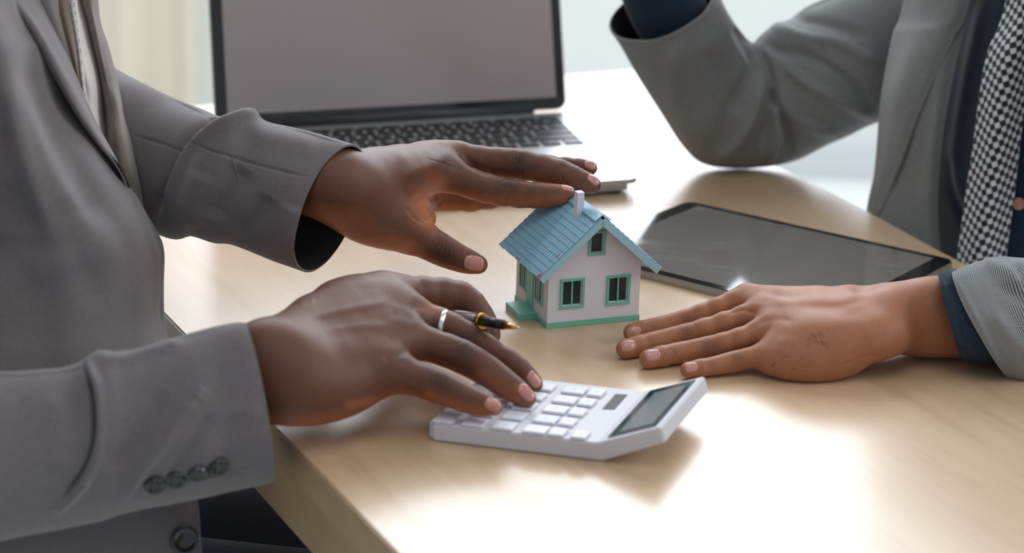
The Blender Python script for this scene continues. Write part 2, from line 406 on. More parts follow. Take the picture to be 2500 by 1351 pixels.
for x, y in ((-LW+2, 1.5), (-2, 1.5), (-LW+2, LD-1.5), (-2, LD-1.5)):
    bm = bmesh.new(); bmesh.ops.create_cone(bm, segments=20, radius1=.6, radius2=.6, depth=.25, cap_ends=True); bmesh.ops.translate(bm, vec=(x, y, .125), verts=bm.verts); done('rubber_foot', bm, MAT['black'], lap, LF)
bm = bmesh.new(); rslab(bm, -LW*.5-5.2, LD*.60, -LW*.5+5.2, LD-.8, 1.5, 1.53, .4); done('trackpad', bm, MAT['aluside'], lap, LF)
kx0, kx1 = -LW+1.75, -1.6
kw = kx1-kx0
bm = bmesh.new(); rslab(bm, kx0-.12, 2.0, kx1+.12, 13.0, 1.5, 1.515, .3); kt = done('keyboard_tray', bm, MAT['alu'], lap, LF)
rows = [['esc']+['']*13, list('`1234567890-=')+['del'], ['tab']+list('QWERTYUIOP[]\\'), ['caps']+list("ASDFGHJKL;'")+['ret'], ['shift']+list('ZXCVBNM,./')+['shift'], ['fn', 'ctrl', 'alt', 'cmd', ' ', 'cmd', 'alt', '<', '^', '>']]
wid = [[1]*14, [1]*13+[1.6], [1.6]+[1]*13, [1.85]+[1]*11+[1.85], [2.4]+[1]*10+[2.4], [1, 1, 1, 1.25, 5.2, 1.25, 1, 1, 1, 1]]
hts = [1.0, 2.0, 2.0, 2.0, 2.0, 2.0]
def text_mesh(s, size):
    c = bpy.data.curves.new('t', 'FONT'); c.body = s; c.size = size; c.align_x = 'CENTER'; c.align_y = 'CENTER'; c.resolution_u = 2; c.offset = .012
    o = bpy.data.objects.new('t', c); COL.objects.link(o); bpy.context.view_layer.update()
    me = bpy.data.meshes.new_from_object(o.evaluated_get(bpy.context.evaluated_depsgraph_get())); bpy.data.objects.remove(o); return me
y = 2.05
for r_, (row, ws, hh) in enumerate(zip(rows, wid, hts)):
    hh *= 10.9/11; u = kw/sum(ws); x = kx0
    for s_, w_ in zip(row, ws):
        bm = bmesh.new(); bx(bm, (x+.17, y+.15, 1.515), (x+w_*u-.17, y+hh-.15, 1.66), .06, 1)
        k = done('key', bm, MAT['key'], lap, LF)
        if s_.strip():
            me = text_mesh(s_, .95 if len(s_) == 1 else .5)
            bm = bmesh.new(); bm.from_mesh(me); bpy.data.meshes.remove(me)
            bmesh.ops.transform(bm, matrix=Matrix.Translation((x+w_*u/2, y+hh/2, 1.665))@Matrix.Diagonal((1, -1, 1, 1)), verts=bm.verts)
            done('legend', bm, MAT['legend'], k, LF)
        x += w_*u
    y += hh
# lid
tl = math.radians(69)
up = -Yd2*math.cos(tl)+np.array([0, 0, 1])*math.sin(tl); nrm = Yd2*math.sin(tl)+np.array([0, 0, 1])*math.cos(tl)
o_l = hr - X*0 + Yd2*(-.002); o_l[2] = TZ+.0155
LL = frame(o_l, X, up, nrm); LH = 24.7*LW/35.9
bm = bmesh.new(); rslab(bm, -LW, 0.2, 0, LH, -.75, -.06, 1.0, 8, .1); lid = done('lid', bm, MAT['aluside'], lap, LL)
bm = bmesh.new(); rslab(bm, -LW+.12, .3, -.12, LH-.12, -.06, 0, .9, 8); done('bezel', bm, MAT['bezel'], lap, LL)
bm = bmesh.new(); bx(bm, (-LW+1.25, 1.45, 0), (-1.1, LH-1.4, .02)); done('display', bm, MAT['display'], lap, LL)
bm = bmesh.new(); tube(bm, [(-LW+3.2, .35, -.35), (-3.6, .35, -.35)], .62, 24); done('hinge', bm, MAT['hinge'], lap, LL)

# ------------------------------------------------------------------ tablet
A, B = Z(1680, 489, .007), Z(2335, 634, .007)
nl1, nl2 = Z(1565, 652, .007), Z(1770, 709, .007)
X = B-A; TL = np.linalg.norm(X)*100; X /= np.linalg.norm(X); Yt = np.array([X[1], -X[0], 0])
if Yt[1] > 0: Yt = -Yt
TW = abs(float((nl2-A)@Yt))*100
print('tablet', TL, TW)
base0 = A.copy(); base0[2] = TZ
TF = frame(base0, X, Yt)
tab = empty('tablet', base0+X*TL/200+Yt*TW/200, 'black-screened tablet with silver edge lying behind the toy house', 'tablet')
bm = bmesh.new(); rslab(bm, 0, 0, TL, TW, 0, .62, 1.0, 8, .05); bmesh.ops.recalc_face_normals(bm, faces=bm.faces)
done('housing', bm, MAT['aluside'], tab, TF)
bm = bmesh.new(); rslab(bm, .12, .12, TL-.12, TW-.12, .62, .68, .9, 8, .02); done('glass', bm, MAT['glass'], tab, TF)
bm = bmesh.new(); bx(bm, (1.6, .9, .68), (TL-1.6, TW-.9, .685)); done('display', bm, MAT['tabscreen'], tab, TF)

# ------------------------------------------------------------------ toy house (cm frame: a along the gable wall, b back along the side wall)
hy = .358; H0 = Z(1335, 803); Wd = np.array([math.cos(hy), math.sin(hy), 0]); Dd = np.array([-math.sin(hy), math.cos(hy), 0])
HF = frame(H0, Wd, Dd)
HW, HD = 7.37, 6.75
house = empty('toy_house', H0+Wd*HW/200+Dd*HD/200, 'white toy house with pale blue tiled roof and mint green windows', 'toy house')
EV, SL = 5.05, .90
AP = EV+SL*HW/2
def prism(lo, hi, off=0):
    bm = bmesh.new(); prof = [(lo, .0+off), (HW-lo, .0+off), (HW-lo, EV+SL*lo*0-off*.2), (HW/2, AP-hi), (lo, EV-off*.2)]
    f = [bm.verts.new((x, lo, z)) for x, z in prof]; b = [bm.verts.new((x, HD-lo, z)) for x, z in prof]
    bm.faces.new(f); bm.faces.new(b[::-1])
    for i in range(5): bm.faces.new((f[i], b[i], b[(i+1) % 5], f[(i+1) % 5]))
    bmesh.ops.recalc_face_normals(bm, faces=bm.faces); return bm
def boolean(bmA, cutters):
    me = bpy.data.meshes.new('a'); bmA.to_mesh(me); bmA.free(); oa = bpy.data.objects.new('a', me); COL.objects.link(oa); tmp = [oa]
    for c in cutters:
        mc = bpy.data.meshes.new('c'); c.to_mesh(mc); c.free(); oc = bpy.data.objects.new('c', mc); COL.objects.link(oc); tmp.append(oc)
        md = oa.modifiers.new('b', 'BOOLEAN'); md.operation = 'DIFFERENCE'; md.solver = 'EXACT'; md.object = oc
    bpy.context.view_layer.update()
    me2 = bpy.data.meshes.new_from_object(oa.evaluated_get(bpy.context.evaluated_depsgraph_get()))
    for t in tmp: bpy.data.objects.remove(t)
    bm = bmesh.new(); bm.from_mesh(me2); bpy.data.meshes.remove(me2); return bm
wins = [('f', .93, 2.88, 1.45, 3.78, 2), ('f', 4.63, 6.56, 1.40, 3.75, 2), ('f', 3.03, 4.42, 5.42, 7.35, 1), ('s', .95, 2.7, 1.4, 3.75, 2), ('s', 4.35, 5.95, 1.4, 3.75, 2)]
back_wins = [('b', 1.2, 3.0, 1.4, 3.75, 2), ('b', 4.4, 6.2, 1.4, 3.75, 2), ('b', 3.0, 4.3, 5.3, 7.0, 1), ('r', 1.2, 3.0, 1.4, 3.75, 2), ('r', 3.9, 5.7, 1.4, 3.75, 2)]
def wbox(w, grow, d0, d1):
    k, a0, a1, z0, z1, _ = w; bm = bmesh.new(); a0 -= grow; a1 += grow; z0 -= grow; z1 += grow
    if k == 'f': bx(bm, (a0, d0, z0), (a1, d1, z1))
    elif k == 'b': bx(bm, (a0, HD-d1, z0), (a1, HD-d0, z1))
    elif k == 's': bx(bm, (d0, a0, z0), (d1, a1, z1))
    else: bx(bm, (HW-d1, a0, z0), (HW-d0, a1, z1))
    return bm
outer = prism(0, 0)
cut = [prism(.35, .45, .3)]
for w_ in wins+back_wins: cut.append(wbox(w_, -.24, -.5, .6))
bm = boolean(outer, cut); done('wall', bm, MAT['housewall'], house, HF)
for w_ in wins+back_wins:
    k, a0, a1, z0, z1, np_ = w_
    def bar(u0, u1, v0, v1, d0=-.12, d1=.05):
        if k == 'f': return (u0, d0, v0), (u1, d1, v1)
        if k == 'b': return (u0, HD-d1, v0), (u1, HD-d0, v1)
        if k == 's': return (d0, u0, v0), (d1, u1, v1)
        return (HW-d1, u0, v0), (HW-d0, u1, v1)
    bm = bmesh.new(); g = .22
    for q in ((a0, a1, z0, z0+g), (a0, a1, z1-g, z1), (a0, a0+g, z0+g, z1-g), (a1-g, a1, z0+g, z1-g)): bx(bm, *bar(*q), .03, 1)
    if np_ == 2: bx(bm, *bar((a0+a1)/2-.055, (a0+a1)/2+.055, z0+g, z1-g, -.02, .08))
    wf = done('window_frame', bm, MAT['green'], house, HF)
    bm = bmesh.new(); bx(bm, *bar(a0+.2, a1-.2, z0+.2, z1-.2, .22, .25)); done('pane', bm, MAT['hglass'], wf, HF)
bm = bmesh.new(); bx(bm, (-.10, 2.95, .5), (.06, 4.3, 3.85), .02, 1); dr = done('door', bm, MAT['green'], house, HF)
bm = bmesh.new(); bx(bm, (-.07, -.07, 0), (HW+.07, HD+.07, .45), .02, 1); done('plinth', bm, MAT['green'], house, HF)
bm = bmesh.new(); bx(bm, (-1.42, 2.1, 0), (-.0, 5.1, .52), .03, 2); done('doorstep', bm, MAT['green'], house, HF)
# roof: boards, tile rows, barge boards, chimney
OF, OB, OS = 1.0, .85, 1.0
ca = 1/math.sqrt(1+SL*SL); sa = SL*ca
slope = (HW/2+OS)/ca
# left slope frame: origin at ridge, x' = down the slope, y' = along b, z' = normal
def slope_frame(side):
    rx = HW/2; rz = AP+.05
    if side < 0: xd = Vector((-ca, 0, -sa)); nd = Vector((-sa, 0, ca))
    else: xd = Vector((ca, 0, -sa)); nd = Vector((sa, 0, ca))
    yd = Vector((0, 1, 0))
    m = Matrix(((xd.x, yd.x, nd.x, rx), (xd.y, yd.y, nd.y, 0), (xd.z, yd.z, nd.z, rz), (0, 0, 0, 1)))
    return HF@m
NT = 12
for side in (-1, 1):
    SFm = slope_frame(side)
    bm = bmesh.new(); bx(bm, (-.0, -OF, 0), (slope, HD+OB, .16)); done('roof_board', bm, MAT['maroon'], house, SFm)
    tw = slope/NT
    for i in range(NT):
        x0, x1 = i*tw-.02, (i+1)*tw+.05
        nb = 24; seg = 6; y0, y1 = -OF-.03+random.uniform(-.03, .03), HD+OB+random.uniform(-.02, .03)
        bm = bmesh.new(); rowsv = []
        for (x, lift) in ((x0, .17), (x0+.04, .19), (x1-.05, .245), (x1, .245), (x1, .17)):
            line = []
            for j in range(nb*seg+1):
                t = j/(nb*seg); ph = abs(math.sin(math.pi*t*nb)); rib = .085*ph**.7
                jit = .02*math.sin(j//seg*7.3+i*3.1) if x > x1-.06 else 0
                zz = lift+(rib if lift > .18 else 0)
                line.append(bm.verts.new((x+jit, y0+(y1-y0)*t, zz)))
            rowsv.append(line)
        for r1, r2 in zip(rowsv, rowsv[1:]):
            for j in range(len(r1)-1): bm.faces.new((r1[j], r2[j], r2[j+1], r1[j+1]))
        for e in (0, -1):
            bm.faces.new([rw[e] for rw in rowsv])
        bmesh.ops.recalc_face_normals(bm, faces=bm.faces)
        done('roof_tile_row', bm, MAT['roof'], house, SFm)
    for yb in (-OF-.10, HD+OB-.04):
        bm = bmesh.new(); bx(bm, (.0, yb, -.34), (slope+.05, yb+.14, .16), .02, 1); done('barge_board', bm, MAT['roofedge'], house, SFm)
for y0 in (-OF-.05,):
    bm = bmesh.new()
    prof = [(-.62, -.30), (0, .16), (.62, -.30), (.62, -.40), (0, .05), (-.62, -.40)]
    f = [bm.verts.new((HW/2+x, y0, AP+.38+z)) for x, z in prof]; b = [bm.verts.new((HW/2+x, HD+OB, AP+.38+z)) for x, z in prof]
    for i in range(6): bm.faces.new((f[i], b[i], b[(i+1) % 6], f[(i+1) % 6]))
    bm.faces.new((f[0], f[1], f[4], f[5])); bm.faces.new((f[1], f[2], f[3], f[4])); bm.faces.new((b[0], b[1], b[4], b[5])); bm.faces.new((b[1], b[2], b[3], b[4]))
    done('ridge_cap', bm, MAT['roof'], house, HF)
bm = bmesh.new(); bx(bm, (2.66, 1.55, 6.9), (3.22, 2.20, 9.85), .03, 2); done('chimney', bm, MAT['chim'], house, HF)
SFm = slope_frame(-1)
for (x, y, s_) in ((slope-.12, -.93, .2), (slope*.66, -.72, .13), (slope-.05, 3.2, .08), (slope-.03, 3.6, .08)):
    bm = bmesh.new(); v = [bm.verts.new((x+dx*s_, y+dy*s_, .345)) for dx, dy in ((-1.3, -.2), (-.2, .5), (.8, 1.0), (.3, 0), (.5, -.7), (-.2, -.3))]
    bm.faces.new(v); r = bmesh.ops.extrude_face_region(bm, geom=bm.faces[:]); bmesh.ops.translate(bm, vec=(0, 0, -.12), verts=[g for g in r['geom'] if isinstance(g, bmesh.types.BMVert)])
    done('paint_chip', bm, MAT['red'], house, SFm)

# ------------------------------------------------------------------ calculator
P0 = Z(1043, 1034, .012); Pb = Z(1457, 1084, .012); Ps = Z(1574, 957, .012)
Lv = (Pb-P0); CL = np.linalg.norm(Lv)*100; Lv /= np.linalg.norm(Lv)
Sv = (Ps-Pb); CW = np.linalg.norm(Sv)*100; Sv /= np.linalg.norm(Sv)
print('calc', CL, CW)
b0 = P0.copy(); b0[2] = TZ+.0005
CF = frame(b0, Lv, Sv)
calc = empty('calculator', b0+Lv*.07+Sv*.04, 'white desk calculator with upturned display under the fingers', 'calculator')
ta = math.radians(21.5); EL = 4.25
ex, ez = CL+EL*math.cos(ta), 1.2+EL*math.sin(ta)
tn = (-math.sin(ta), math.cos(ta))
prof = [(0, 0), (CL+.35, 0), (ex+.35, ez-1.02), (ex, ez), (CL, 1.2), (0, 1.2)]
bm = bmesh.new()
f = [bm.verts.new((x, 0, z)) for x, z in prof]; b = [bm.verts.new((x, CW, z)) for x, z in prof]
bm.faces.new(f); bm.faces.new(b[::-1])
for i in range(6): bm.faces.new((f[i], b[i], b[(i+1) % 6], f[(i+1) % 6]))
bmesh.ops.recalc_face_normals(bm, faces=bm.faces)
ve = [e for e in bm.edges if abs(e.verts[0].co.y-e.verts[1].co.y) < 1e-4 and ((abs(e.verts[0].co.x) < .01 and abs(e.verts[1].co.x) < .01))]
bmesh.ops.bevel(bm, geom=ve, offset=.34, segments=5, affect='EDGES')
es = [e for e in bm.edges if e.calc_face_angle(0) > .5]
bmesh.ops.bevel(bm, geom=es, offset=.10, segments=3, affect='EDGES')
body_c = done('body', bm, MAT['calc'], calc, CF)
def to_ls(px, py, z):
    q = Z(px, py, z)-b0; A_ = np.array([Lv[:2], Sv[:2]]).T; return np.linalg.solve(A_, q[:2])*100
ks = [(1094, 1017, 1.42), (1163, 1027, 1.42), (1234, 1035, 1.42), (1310, 1046, 1.52), (1362, 1053, 1.05), (1416, 1061, 1.0)]
ls0 = to_ls(1362, 1053, .0145); ls1 = to_ls(1461, 958, .0145); ds = (ls1[1]-ls0[1])/4
for c, (kx, ky, kw_) in enumerate(ks):
    l0, s0 = to_ls(kx, ky, .0145)
    for r_ in range(5 if c < 5 else 1):
        s_ = ls0[1]+ds*r_ ; lc = l0
        if c < 5 and c != 4: lc = l0-.02*r_
        bm = bmesh.new(); bx(bm, (lc-kw_/2, s_-ds*.36, 1.2), (lc+kw_/2, s_+ds*.36, 1.42), .12, 3)
        k = done('key', bm, MAT['calckey'], calc, CF)
        bm = bmesh.new(); bx(bm, (lc-.16, s_-.03, 1.42), (lc+.16, s_+.03, 1.424)); done('legend', bm, MAT['calcgap'], k, CF)
sc_ = [to_ls(x, y, .0125) for x, y in ((1470, 1000), (1500, 1001), (1532, 965), (1503, 963))]
bm = bmesh.new(); v = [bm.verts.new((p_[0], p_[1], 1.2)) for p_ in sc_]; bm.faces.new(v); r = bmesh.ops.extrude_face_region(bm, geom=bm.faces[:]); bmesh.ops.translate(bm, vec=(0, 0, .03), verts=[g for g in r['geom'] if isinstance(g, bmesh.types.BMVert)])
done('solar_panel', bm, MAT['solar'], calc, CF)
# tilted display plane
xd = Vector((math.cos(ta), 0, math.sin(ta))); nd = Vector((-math.sin(ta), 0, math.cos(ta)))
DF = CF@Matrix(((xd.x, 0, nd.x, CL), (0, 1, 0, 0), (xd.z, 0, nd.z, 1.2), (0, 0, 0, 1)))
bm = bmesh.new(); rslab(bm, .55, .45, EL-.45, CW-.45, 0, .05, .1, 3); done('display_window', bm, MAT['lcd'], calc, DF)
bm = bmesh.new(); bx(bm, (1.15, 1.15, .05), (EL-.85, CW-1.3, .06)); done('display', bm, MAT['lcdglass'], calc, DF)
for x, y in ((.8, .8), (.8, CW-.8)):
    pass

# ------------------------------------------------------------------ pen
tipP = Yp(1268, 801, 1.262); endP = Yp(1105, 771, 1.318); dP = endP-tipP; Lp = np.linalg.norm(dP); dP /= Lp
pen = empty('pen', tipP, 'black and pewter ballpoint pen with gold tip held between the fingers', 'pen')
def penseg(name, a, b, ra, rb, mat, n=2):
    bm = bmesh.new(); pts = [tipP+dP*(a+(b-a)*i/(n-1)) for i in range(n)]; tube(bm, [tuple(p_) for p_ in pts], [ra+(rb-ra)*i/(n-1) for i in range(n)], 28)
    return done(name, bm, mat, pen)
penseg('nib', 0, .0032, .0003, .0009, MAT['silver']); penseg('tip_cone', .003, .016, .0011, .0031, MAT['gold'])
penseg('grip', .016, .0385, .0033, .0037, MAT['black']); penseg('collar', .0385, .0425, .0054, .0054, MAT['gold'])
penseg('barrel', .0425, .128, .0043, .0044, MAT['pewter']); penseg('end_cap', .128, .134, .0040, .0034, MAT['gold'])
# ------------------------------------------------------------------ signed-distance modelling of hands
def surfnet(D, org, h):
    nx, ny, nz = D.shape; S = D < 0
    cnt = np.zeros((nx-1, ny-1, nz-1), np.int8)
    for i in (0, 1):
        for j in (0, 1):
            for k in (0, 1): cnt += S[i:nx-1+i, j:ny-1+j, k:nz-1+k]
    act = (cnt > 0) & (cnt < 8); I, J, K = np.nonzero(act); n = len(I)
    idx = -np.ones(act.shape, np.int64); idx[I, J, K] = np.arange(n)
    acc = np.zeros((n, 3)); c = np.zeros(n)
    cor = [(i, j, k) for i in (0, 1) for j in (0, 1) for k in (0, 1)]
    val = {q: D[I+q[0], J+q[1], K+q[2]] for q in cor}
    for a in cor:
        for ax in range(3):
            if a[ax]: continue
            b = list(a); b[ax] = 1; b = tuple(b); va, vb = val[a], val[b]; m = (va < 0) != (vb < 0)
            t = np.where(m, va/np.where(m, va-vb, 1), 0); p = np.array(a, float)[None].repeat(n, 0); p[:, ax] += t
            acc += p*m[:, None]; c += m
    V = (acc/c[:, None]+np.stack([I, J, K], 1))*h+org
    Q = []
    for ax in range(3):
        u, v = [(1, 2), (2, 0), (0, 1)][ax]
        sl = [slice(0, s-1) for s in D.shape]; sh = list(sl); sh[ax] = slice(1, D.shape[ax])
        a_ = S[tuple(sl)]; b_ = S[tuple(sh)]; m = a_ != b_
        for fl in (True, False):
            mm = m & (a_ == fl); q = np.stack(np.nonzero(mm), 1)
            q = q[(q[:, u] > 0) & (q[:, v] > 0)]
            def g(du, dv):
                w_ = q.copy(); w_[:, u] -= du; w_[:, v] -= dv; return idx[w_[:, 0], w_[:, 1], w_[:, 2]]
            f = np.stack([g(1, 1), g(0, 1), g(0, 0), g(1, 0)], 1)
            if not fl: f = f[:, ::-1]
            Q.append(f[(f >= 0).all(1)])
    return V, np.concatenate(Q)
def smin(a, b, k):
    h = np.maximum(k-np.abs(a-b), 0)/k; return np.minimum(a, b)-h*h*k*.25
def seg_d(P, a, b, ra, rb):
    a = a.astype(np.float32); b = b.astype(np.float32); ab = b-a; ra, rb = np.float32(ra), np.float32(rb); t = np.clip(((P-a)@ab)/max(float(ab@ab), 1e-12), 0, 1)
    q = P-a-t[:, None]*ab; return np.sqrt(np.einsum('ij,ij->i', q, q))-(ra+(rb-ra)*t)
def chain_d(P, ch, k):
    d = None
    for (a, ra), (b, rb) in zip(ch, ch[1:]):
        e = seg_d(P, a, b, ra, rb); d = e if d is None else smin(d, e, k)
    return d
def refine(ch, m=2):
    if len(ch) < 3: return ch
    n = (len(ch)-1)*m+1
    P_ = cr(np.array([p for p, _ in ch]), n); R_ = cr(np.array([[r] for _, r in ch]), n)[:, 0]
    return [(p, r) for p, r in zip(P_, R_)]
def hand_sdf(P, spec):
    P = P.astype(np.float32)
    pal = None
    for ch in spec['palm']:
        e = chain_d(P, ch, .010); pal = e if pal is None else smin(pal, e, spec.get('kp', .014))
    fin = None
    for ch in spec['fingers']:
        e = chain_d(P, ch, .004); fin = e if fin is None else smin(fin, e, .0012)
    d = smin(pal, fin, spec.get('kf', .009))
    for c, r, k in spec.get('cut', []):
        e = r-np.sqrt(((P-c)**2).sum(1)); d = -smin(-d, -e, k)
    if 'floor' in spec: d = np.maximum(d, spec['floor']-P[:, 2])
    return d
def hand_mesh(spec, h=.00075):
    spec = dict(spec); spec['fingers'] = [refine(c_) for c_ in spec['fingers']]; spec['palm'] = [refine(c_) for c_ in spec['palm']]
    pts = [(p, r) for ch in spec['palm']+spec['fingers'] for p, r in ch]
    lo = np.min([p-r for p, r in pts], 0)-.006; hi = np.max([p+r for p, r in pts], 0)+.006
    H = 4*h; n = np.ceil((hi-lo)/H).astype(int)+2
    g = np.stack(np.meshgrid(*[lo[i]+H*np.arange(n[i]) for i in range(3)], indexing='ij'), -1).reshape(-1, 3)
    C = hand_sdf(g, spec).reshape(n)
    nf = (n-1)*4+1; D = C.astype(np.float32)
    for ax in range(3):
        x = np.arange(nf[ax])/4; i = np.minimum(x.astype(int), n[ax]-2); f = (x-i).astype(np.float32)
        sh = [1, 1, 1]; sh[ax] = -1; f = f.reshape(sh); D = np.take(D, i, ax)*(1-f)+np.take(D, i+1, ax)*f
    band = np.abs(D) < H*1.0
    I = np.stack(np.nonzero(band), 1); D[band] = hand_sdf(lo+h*I, spec)
    V, Q = surfnet(D, lo, h)
    return V, Q
def normals(V, Q):
    a = V[Q[:, 2]]-V[Q[:, 0]]; b = V[Q[:, 3 % Q.shape[1]]]-V[Q[:, 1]]; n = np.cross(a, b); N_ = np.zeros_like(V)
    for k in range(Q.shape[1]): np.add.at(N_, Q[:, k], n)
    return N_/np.maximum(np.linalg.norm(N_, axis=1), 1e-12)[:, None]
def smooth(V, Q, it=2, w=.5):
    E = np.concatenate([Q[:, [0, 1]], Q[:, [1, 2]], Q[:, [2, 3]], Q[:, [3, 0]]])
    for _ in range(it):
        A = np.zeros_like(V); c = np.zeros(len(V))
        np.add.at(A, E[:, 0], V[E[:, 1]]); np.add.at(c, E[:, 0], 1); np.add.at(A, E[:, 1], V[E[:, 0]]); np.add.at(c, E[:, 1], 1)
        V = V*(1-w)+w*A/c[:, None]
    return V
def line_dist(x, y, L):
    """distance to polyline, signed side, position along"""
    L = np.asarray(L, float); best = np.full(len(x), 1e9); sg = np.zeros(len(x)); al = np.zeros(len(x)); acc = 0
    tot = np.linalg.norm(np.diff(L, axis=0), axis=1).sum()
    for p, q in zip(L, L[1:]):
        d = q-p; l2 = d@d; t = np.clip(((x-p[0])*d[0]+(y-p[1])*d[1])/l2, 0, 1)
        ex_ = x-p[0]-t*d[0]; ey = y-p[1]-t*d[1]; r = np.hypot(ex_, ey); m = r < best
        s_ = np.sign(d[0]*ey-d[1]*ex_); best = np.where(m, r, best); sg = np.where(m, s_, sg); al = np.where(m, (acc+t*math.sqrt(l2))/tot, al); acc += math.sqrt(l2)
    return best, sg, al
def carve(V, N_, lines, face=None):
    """lines: (polyline, amplitude m, width px[, kind]); moves the surface that faces the viewer's side along its normal"""
    X, Y_, z = pr(V); view = (O-V); view /= np.linalg.norm(view, axis=1)[:, None]
    f = np.clip(((N_*view).sum(1)+.05)*4, 0, 1)
    dsp = np.zeros(len(V))
    for ln in lines:
        L, amp, wd = ln[:3]; kind = ln[3] if len(ln) > 3 else 'g'
        P_ = cr(L, max(8, len(L)*6)) if len(L) > 2 else np.asarray(L, float)
        rr = wd*(3 if kind[0] == 'g' else 11)+2; lo = P_.min(0)-rr; hi = P_.max(0)+rr; mk = (X > lo[0]) & (X < hi[0]) & (Y_ > lo[1]) & (Y_ < hi[1])
        if not mk.any(): continue
        x, y = X[mk], Y_[mk]
        d, sg, al = line_dist(x, y, P_); tap = np.clip(np.minimum(al, 1-al)*6+.12, 0, 1) if kind[-1] != 'n' else 1
        if kind[0] == 'g': e = np.exp(-(d/wd)**2)
        elif kind[0] == 's':     # step: raised on the positive side, falling off slowly
            s_ = d*sg; e = 1/(1+np.exp(-np.clip(s_/(wd*.22), -30, 30)))*np.exp(-(np.maximum(s_, 0)/(wd*5))**2)
        dsp[mk] += amp*e*tap
    return V+N_*(dsp*f)[:, None]

class Hand:
    def __init__(s, zoom=None):
        s.o, s.k = (zoom[:2], zoom[2]) if zoom else ((0, 0), 1.0)
    def px(s, x, y): return s.o[0]+x/s.k, s.o[1]+y/s.k
    def y(s, x, y, Y, r): p = Yp(*s.px(x, y), Y); return (p, r/s.k*depth(p)/F)
    def z(s, x, y, z, r): p = Z(*s.px(x, y), z); return (p, r*depth(p)/F)
def kn(h, c, dirx, diry, n, sp, ln, amp=-.00035, wd=1.6, bow=.25):
    """set of short crease lines across a finger at zoomed point c; dir = across direction"""
    out = []; d = np.array([dirx, diry], float); d /= np.linalg.norm(d); a = np.array([d[1], -d[0]])
    for i in range(n):
        o_ = (i-(n-1)/2); q = np.array(c, float)+a*(o_+random.uniform(-.12, .12))*sp+d*ln*random.uniform(-.07, .07); l_ = ln*(1-.13*abs(o_))*random.uniform(.65, 1.05); b_ = a*o_*sp*bow; w1, w2 = [a*sp*random.uniform(-.1, .1) for _ in (0, 1)]
        P_ = [q-d*l_/2+b_*-1.5+w2, q-d*l_*.2+w1, q+d*l_*.2-w1, q+d*l_/2-b_*1.5+w2]
        out.append(([h.px(*p) for p in P_], amp*(1-.15*abs(o_))*random.uniform(.6, 1.2), wd))
    return out

# ---- hand A: right-hand person's hand lying flat on the desk
hA = Hand((1460, 600, 2.404)); a = hA.z
A_f = [[a(203, 511, .0068, 22.9), a(330, 486, .0085, 22.9), a(430, 464, .0105, 23.4), a(520, 440, .013, 25.6), a(700, 372, .0215, 26.2), a(868, 300, .028, 27.3)],
       [a(163, 607, .0072, 24.5), a(310, 572, .0085, 23.4), a(420, 550, .010, 24.0), a(520, 527, .0125, 26.2), a(740, 458, .021, 26.7), a(955, 385, .028, 27.3)],
       [a(298, 666, .0070, 24.0), a(450, 634, .0085, 22.9), a(555, 618, .0095, 23.4), a(655, 600, .0115, 26.2), a(830, 552, .018, 26.7), a(1010, 480, .025, 27.3)],
       [a(530, 730, .0065, 20.2), a(670, 708, .0075, 19.1), a(750, 692, .0085, 20.2), a(820, 676, .010, 22.3), a(950, 640, .0135, 22.9), a(1080, 590, .018, 26.2)]]
A_p = [[a(868, 298, .028, 24), a(1060, 318, .032, 23), a(1300, 330, .035, 28), a(1660, 330, .036, 41)],
       [a(955, 385, .028, 24), a(1300, 392, .034, 31), a(1680, 410, .034, 52)],
       [a(1010, 480, .025, 25), a(1300, 490, .028, 35), a(1680, 470, .030, 58)],
       [a(1080, 590, .018, 25), a(1300, 600, .020, 38), a(1560, 560, .026, 44), a(1720, 520, .028, 50)],
       [a(1100, 650, .015, 33), a(1300, 640, .0155, 36), a(1480, 612, .017, 34)],
       [a(1750, 430, .030, 80), a(2000, 418, .030, 92), a(2400, 410, .032, 98)],
       [a(1600, 420, .024, 40), a(1300, 430, .014, 32), a(1080, 405, .009, 24)]]
A_p += [[a(1010, 690, .0105, 27), a(1250, 690, .012, 33), a(1450, 665, .013, 32)], [a(900, 345, .027, 22), a(1100, 365, .031, 26), a(1400, 370, .034, 34)], [a(980, 435, .026, 22), a(1150, 445, .029, 28), a(1400, 450, .031, 38)], [a(1040, 535, .021, 23), a(1180, 545, .024, 30), a(1400, 550, .026, 40)]]
specA = dict(fingers=A_f, palm=A_p, floor=TZ+.0004, kf=.009, kp=.014)
# ---- hand B: left-hand person's far hand over the roof
hB = Hand((700, 300, 3.125)); b = hB.y
B_f = [[b(2150, 548, 1.486, 58), b(2060, 553, 1.488, 76), b(1900, 554, 1.492, 92), b(1650, 528, 1.497, 103), b(1400, 460, 1.500, 110), b(1180, 370, 1.500, 115)],
       [b(2330, 474, 1.503, 68), b(2230, 440, 1.507, 78), b(2080, 384, 1.510, 98), b(1810, 322, 1.517, 110), b(1600, 302, 1.521, 108), b(1330, 270, 1.525, 102)],
       [b(2312, 345, 1.528, 58), b(2130, 330, 1.533, 62), b(1850, 315, 1.545, 78), b(1500, 300, 1.552, 85), b(1380, 300, 1.55, 90)],
       [b(1950, 500, 1.55, 55), b(1700, 560, 1.560, 62), b(1400, 590, 1.56, 84), b(1150, 560, 1.56, 92)],
       [b(1462, 1082, 1.440, 72), b(1330, 1040, 1.442, 92), b(1190, 975, 1.447, 112), b(1050, 900, 1.450, 122), b(900, 825, 1.447, 140)]]
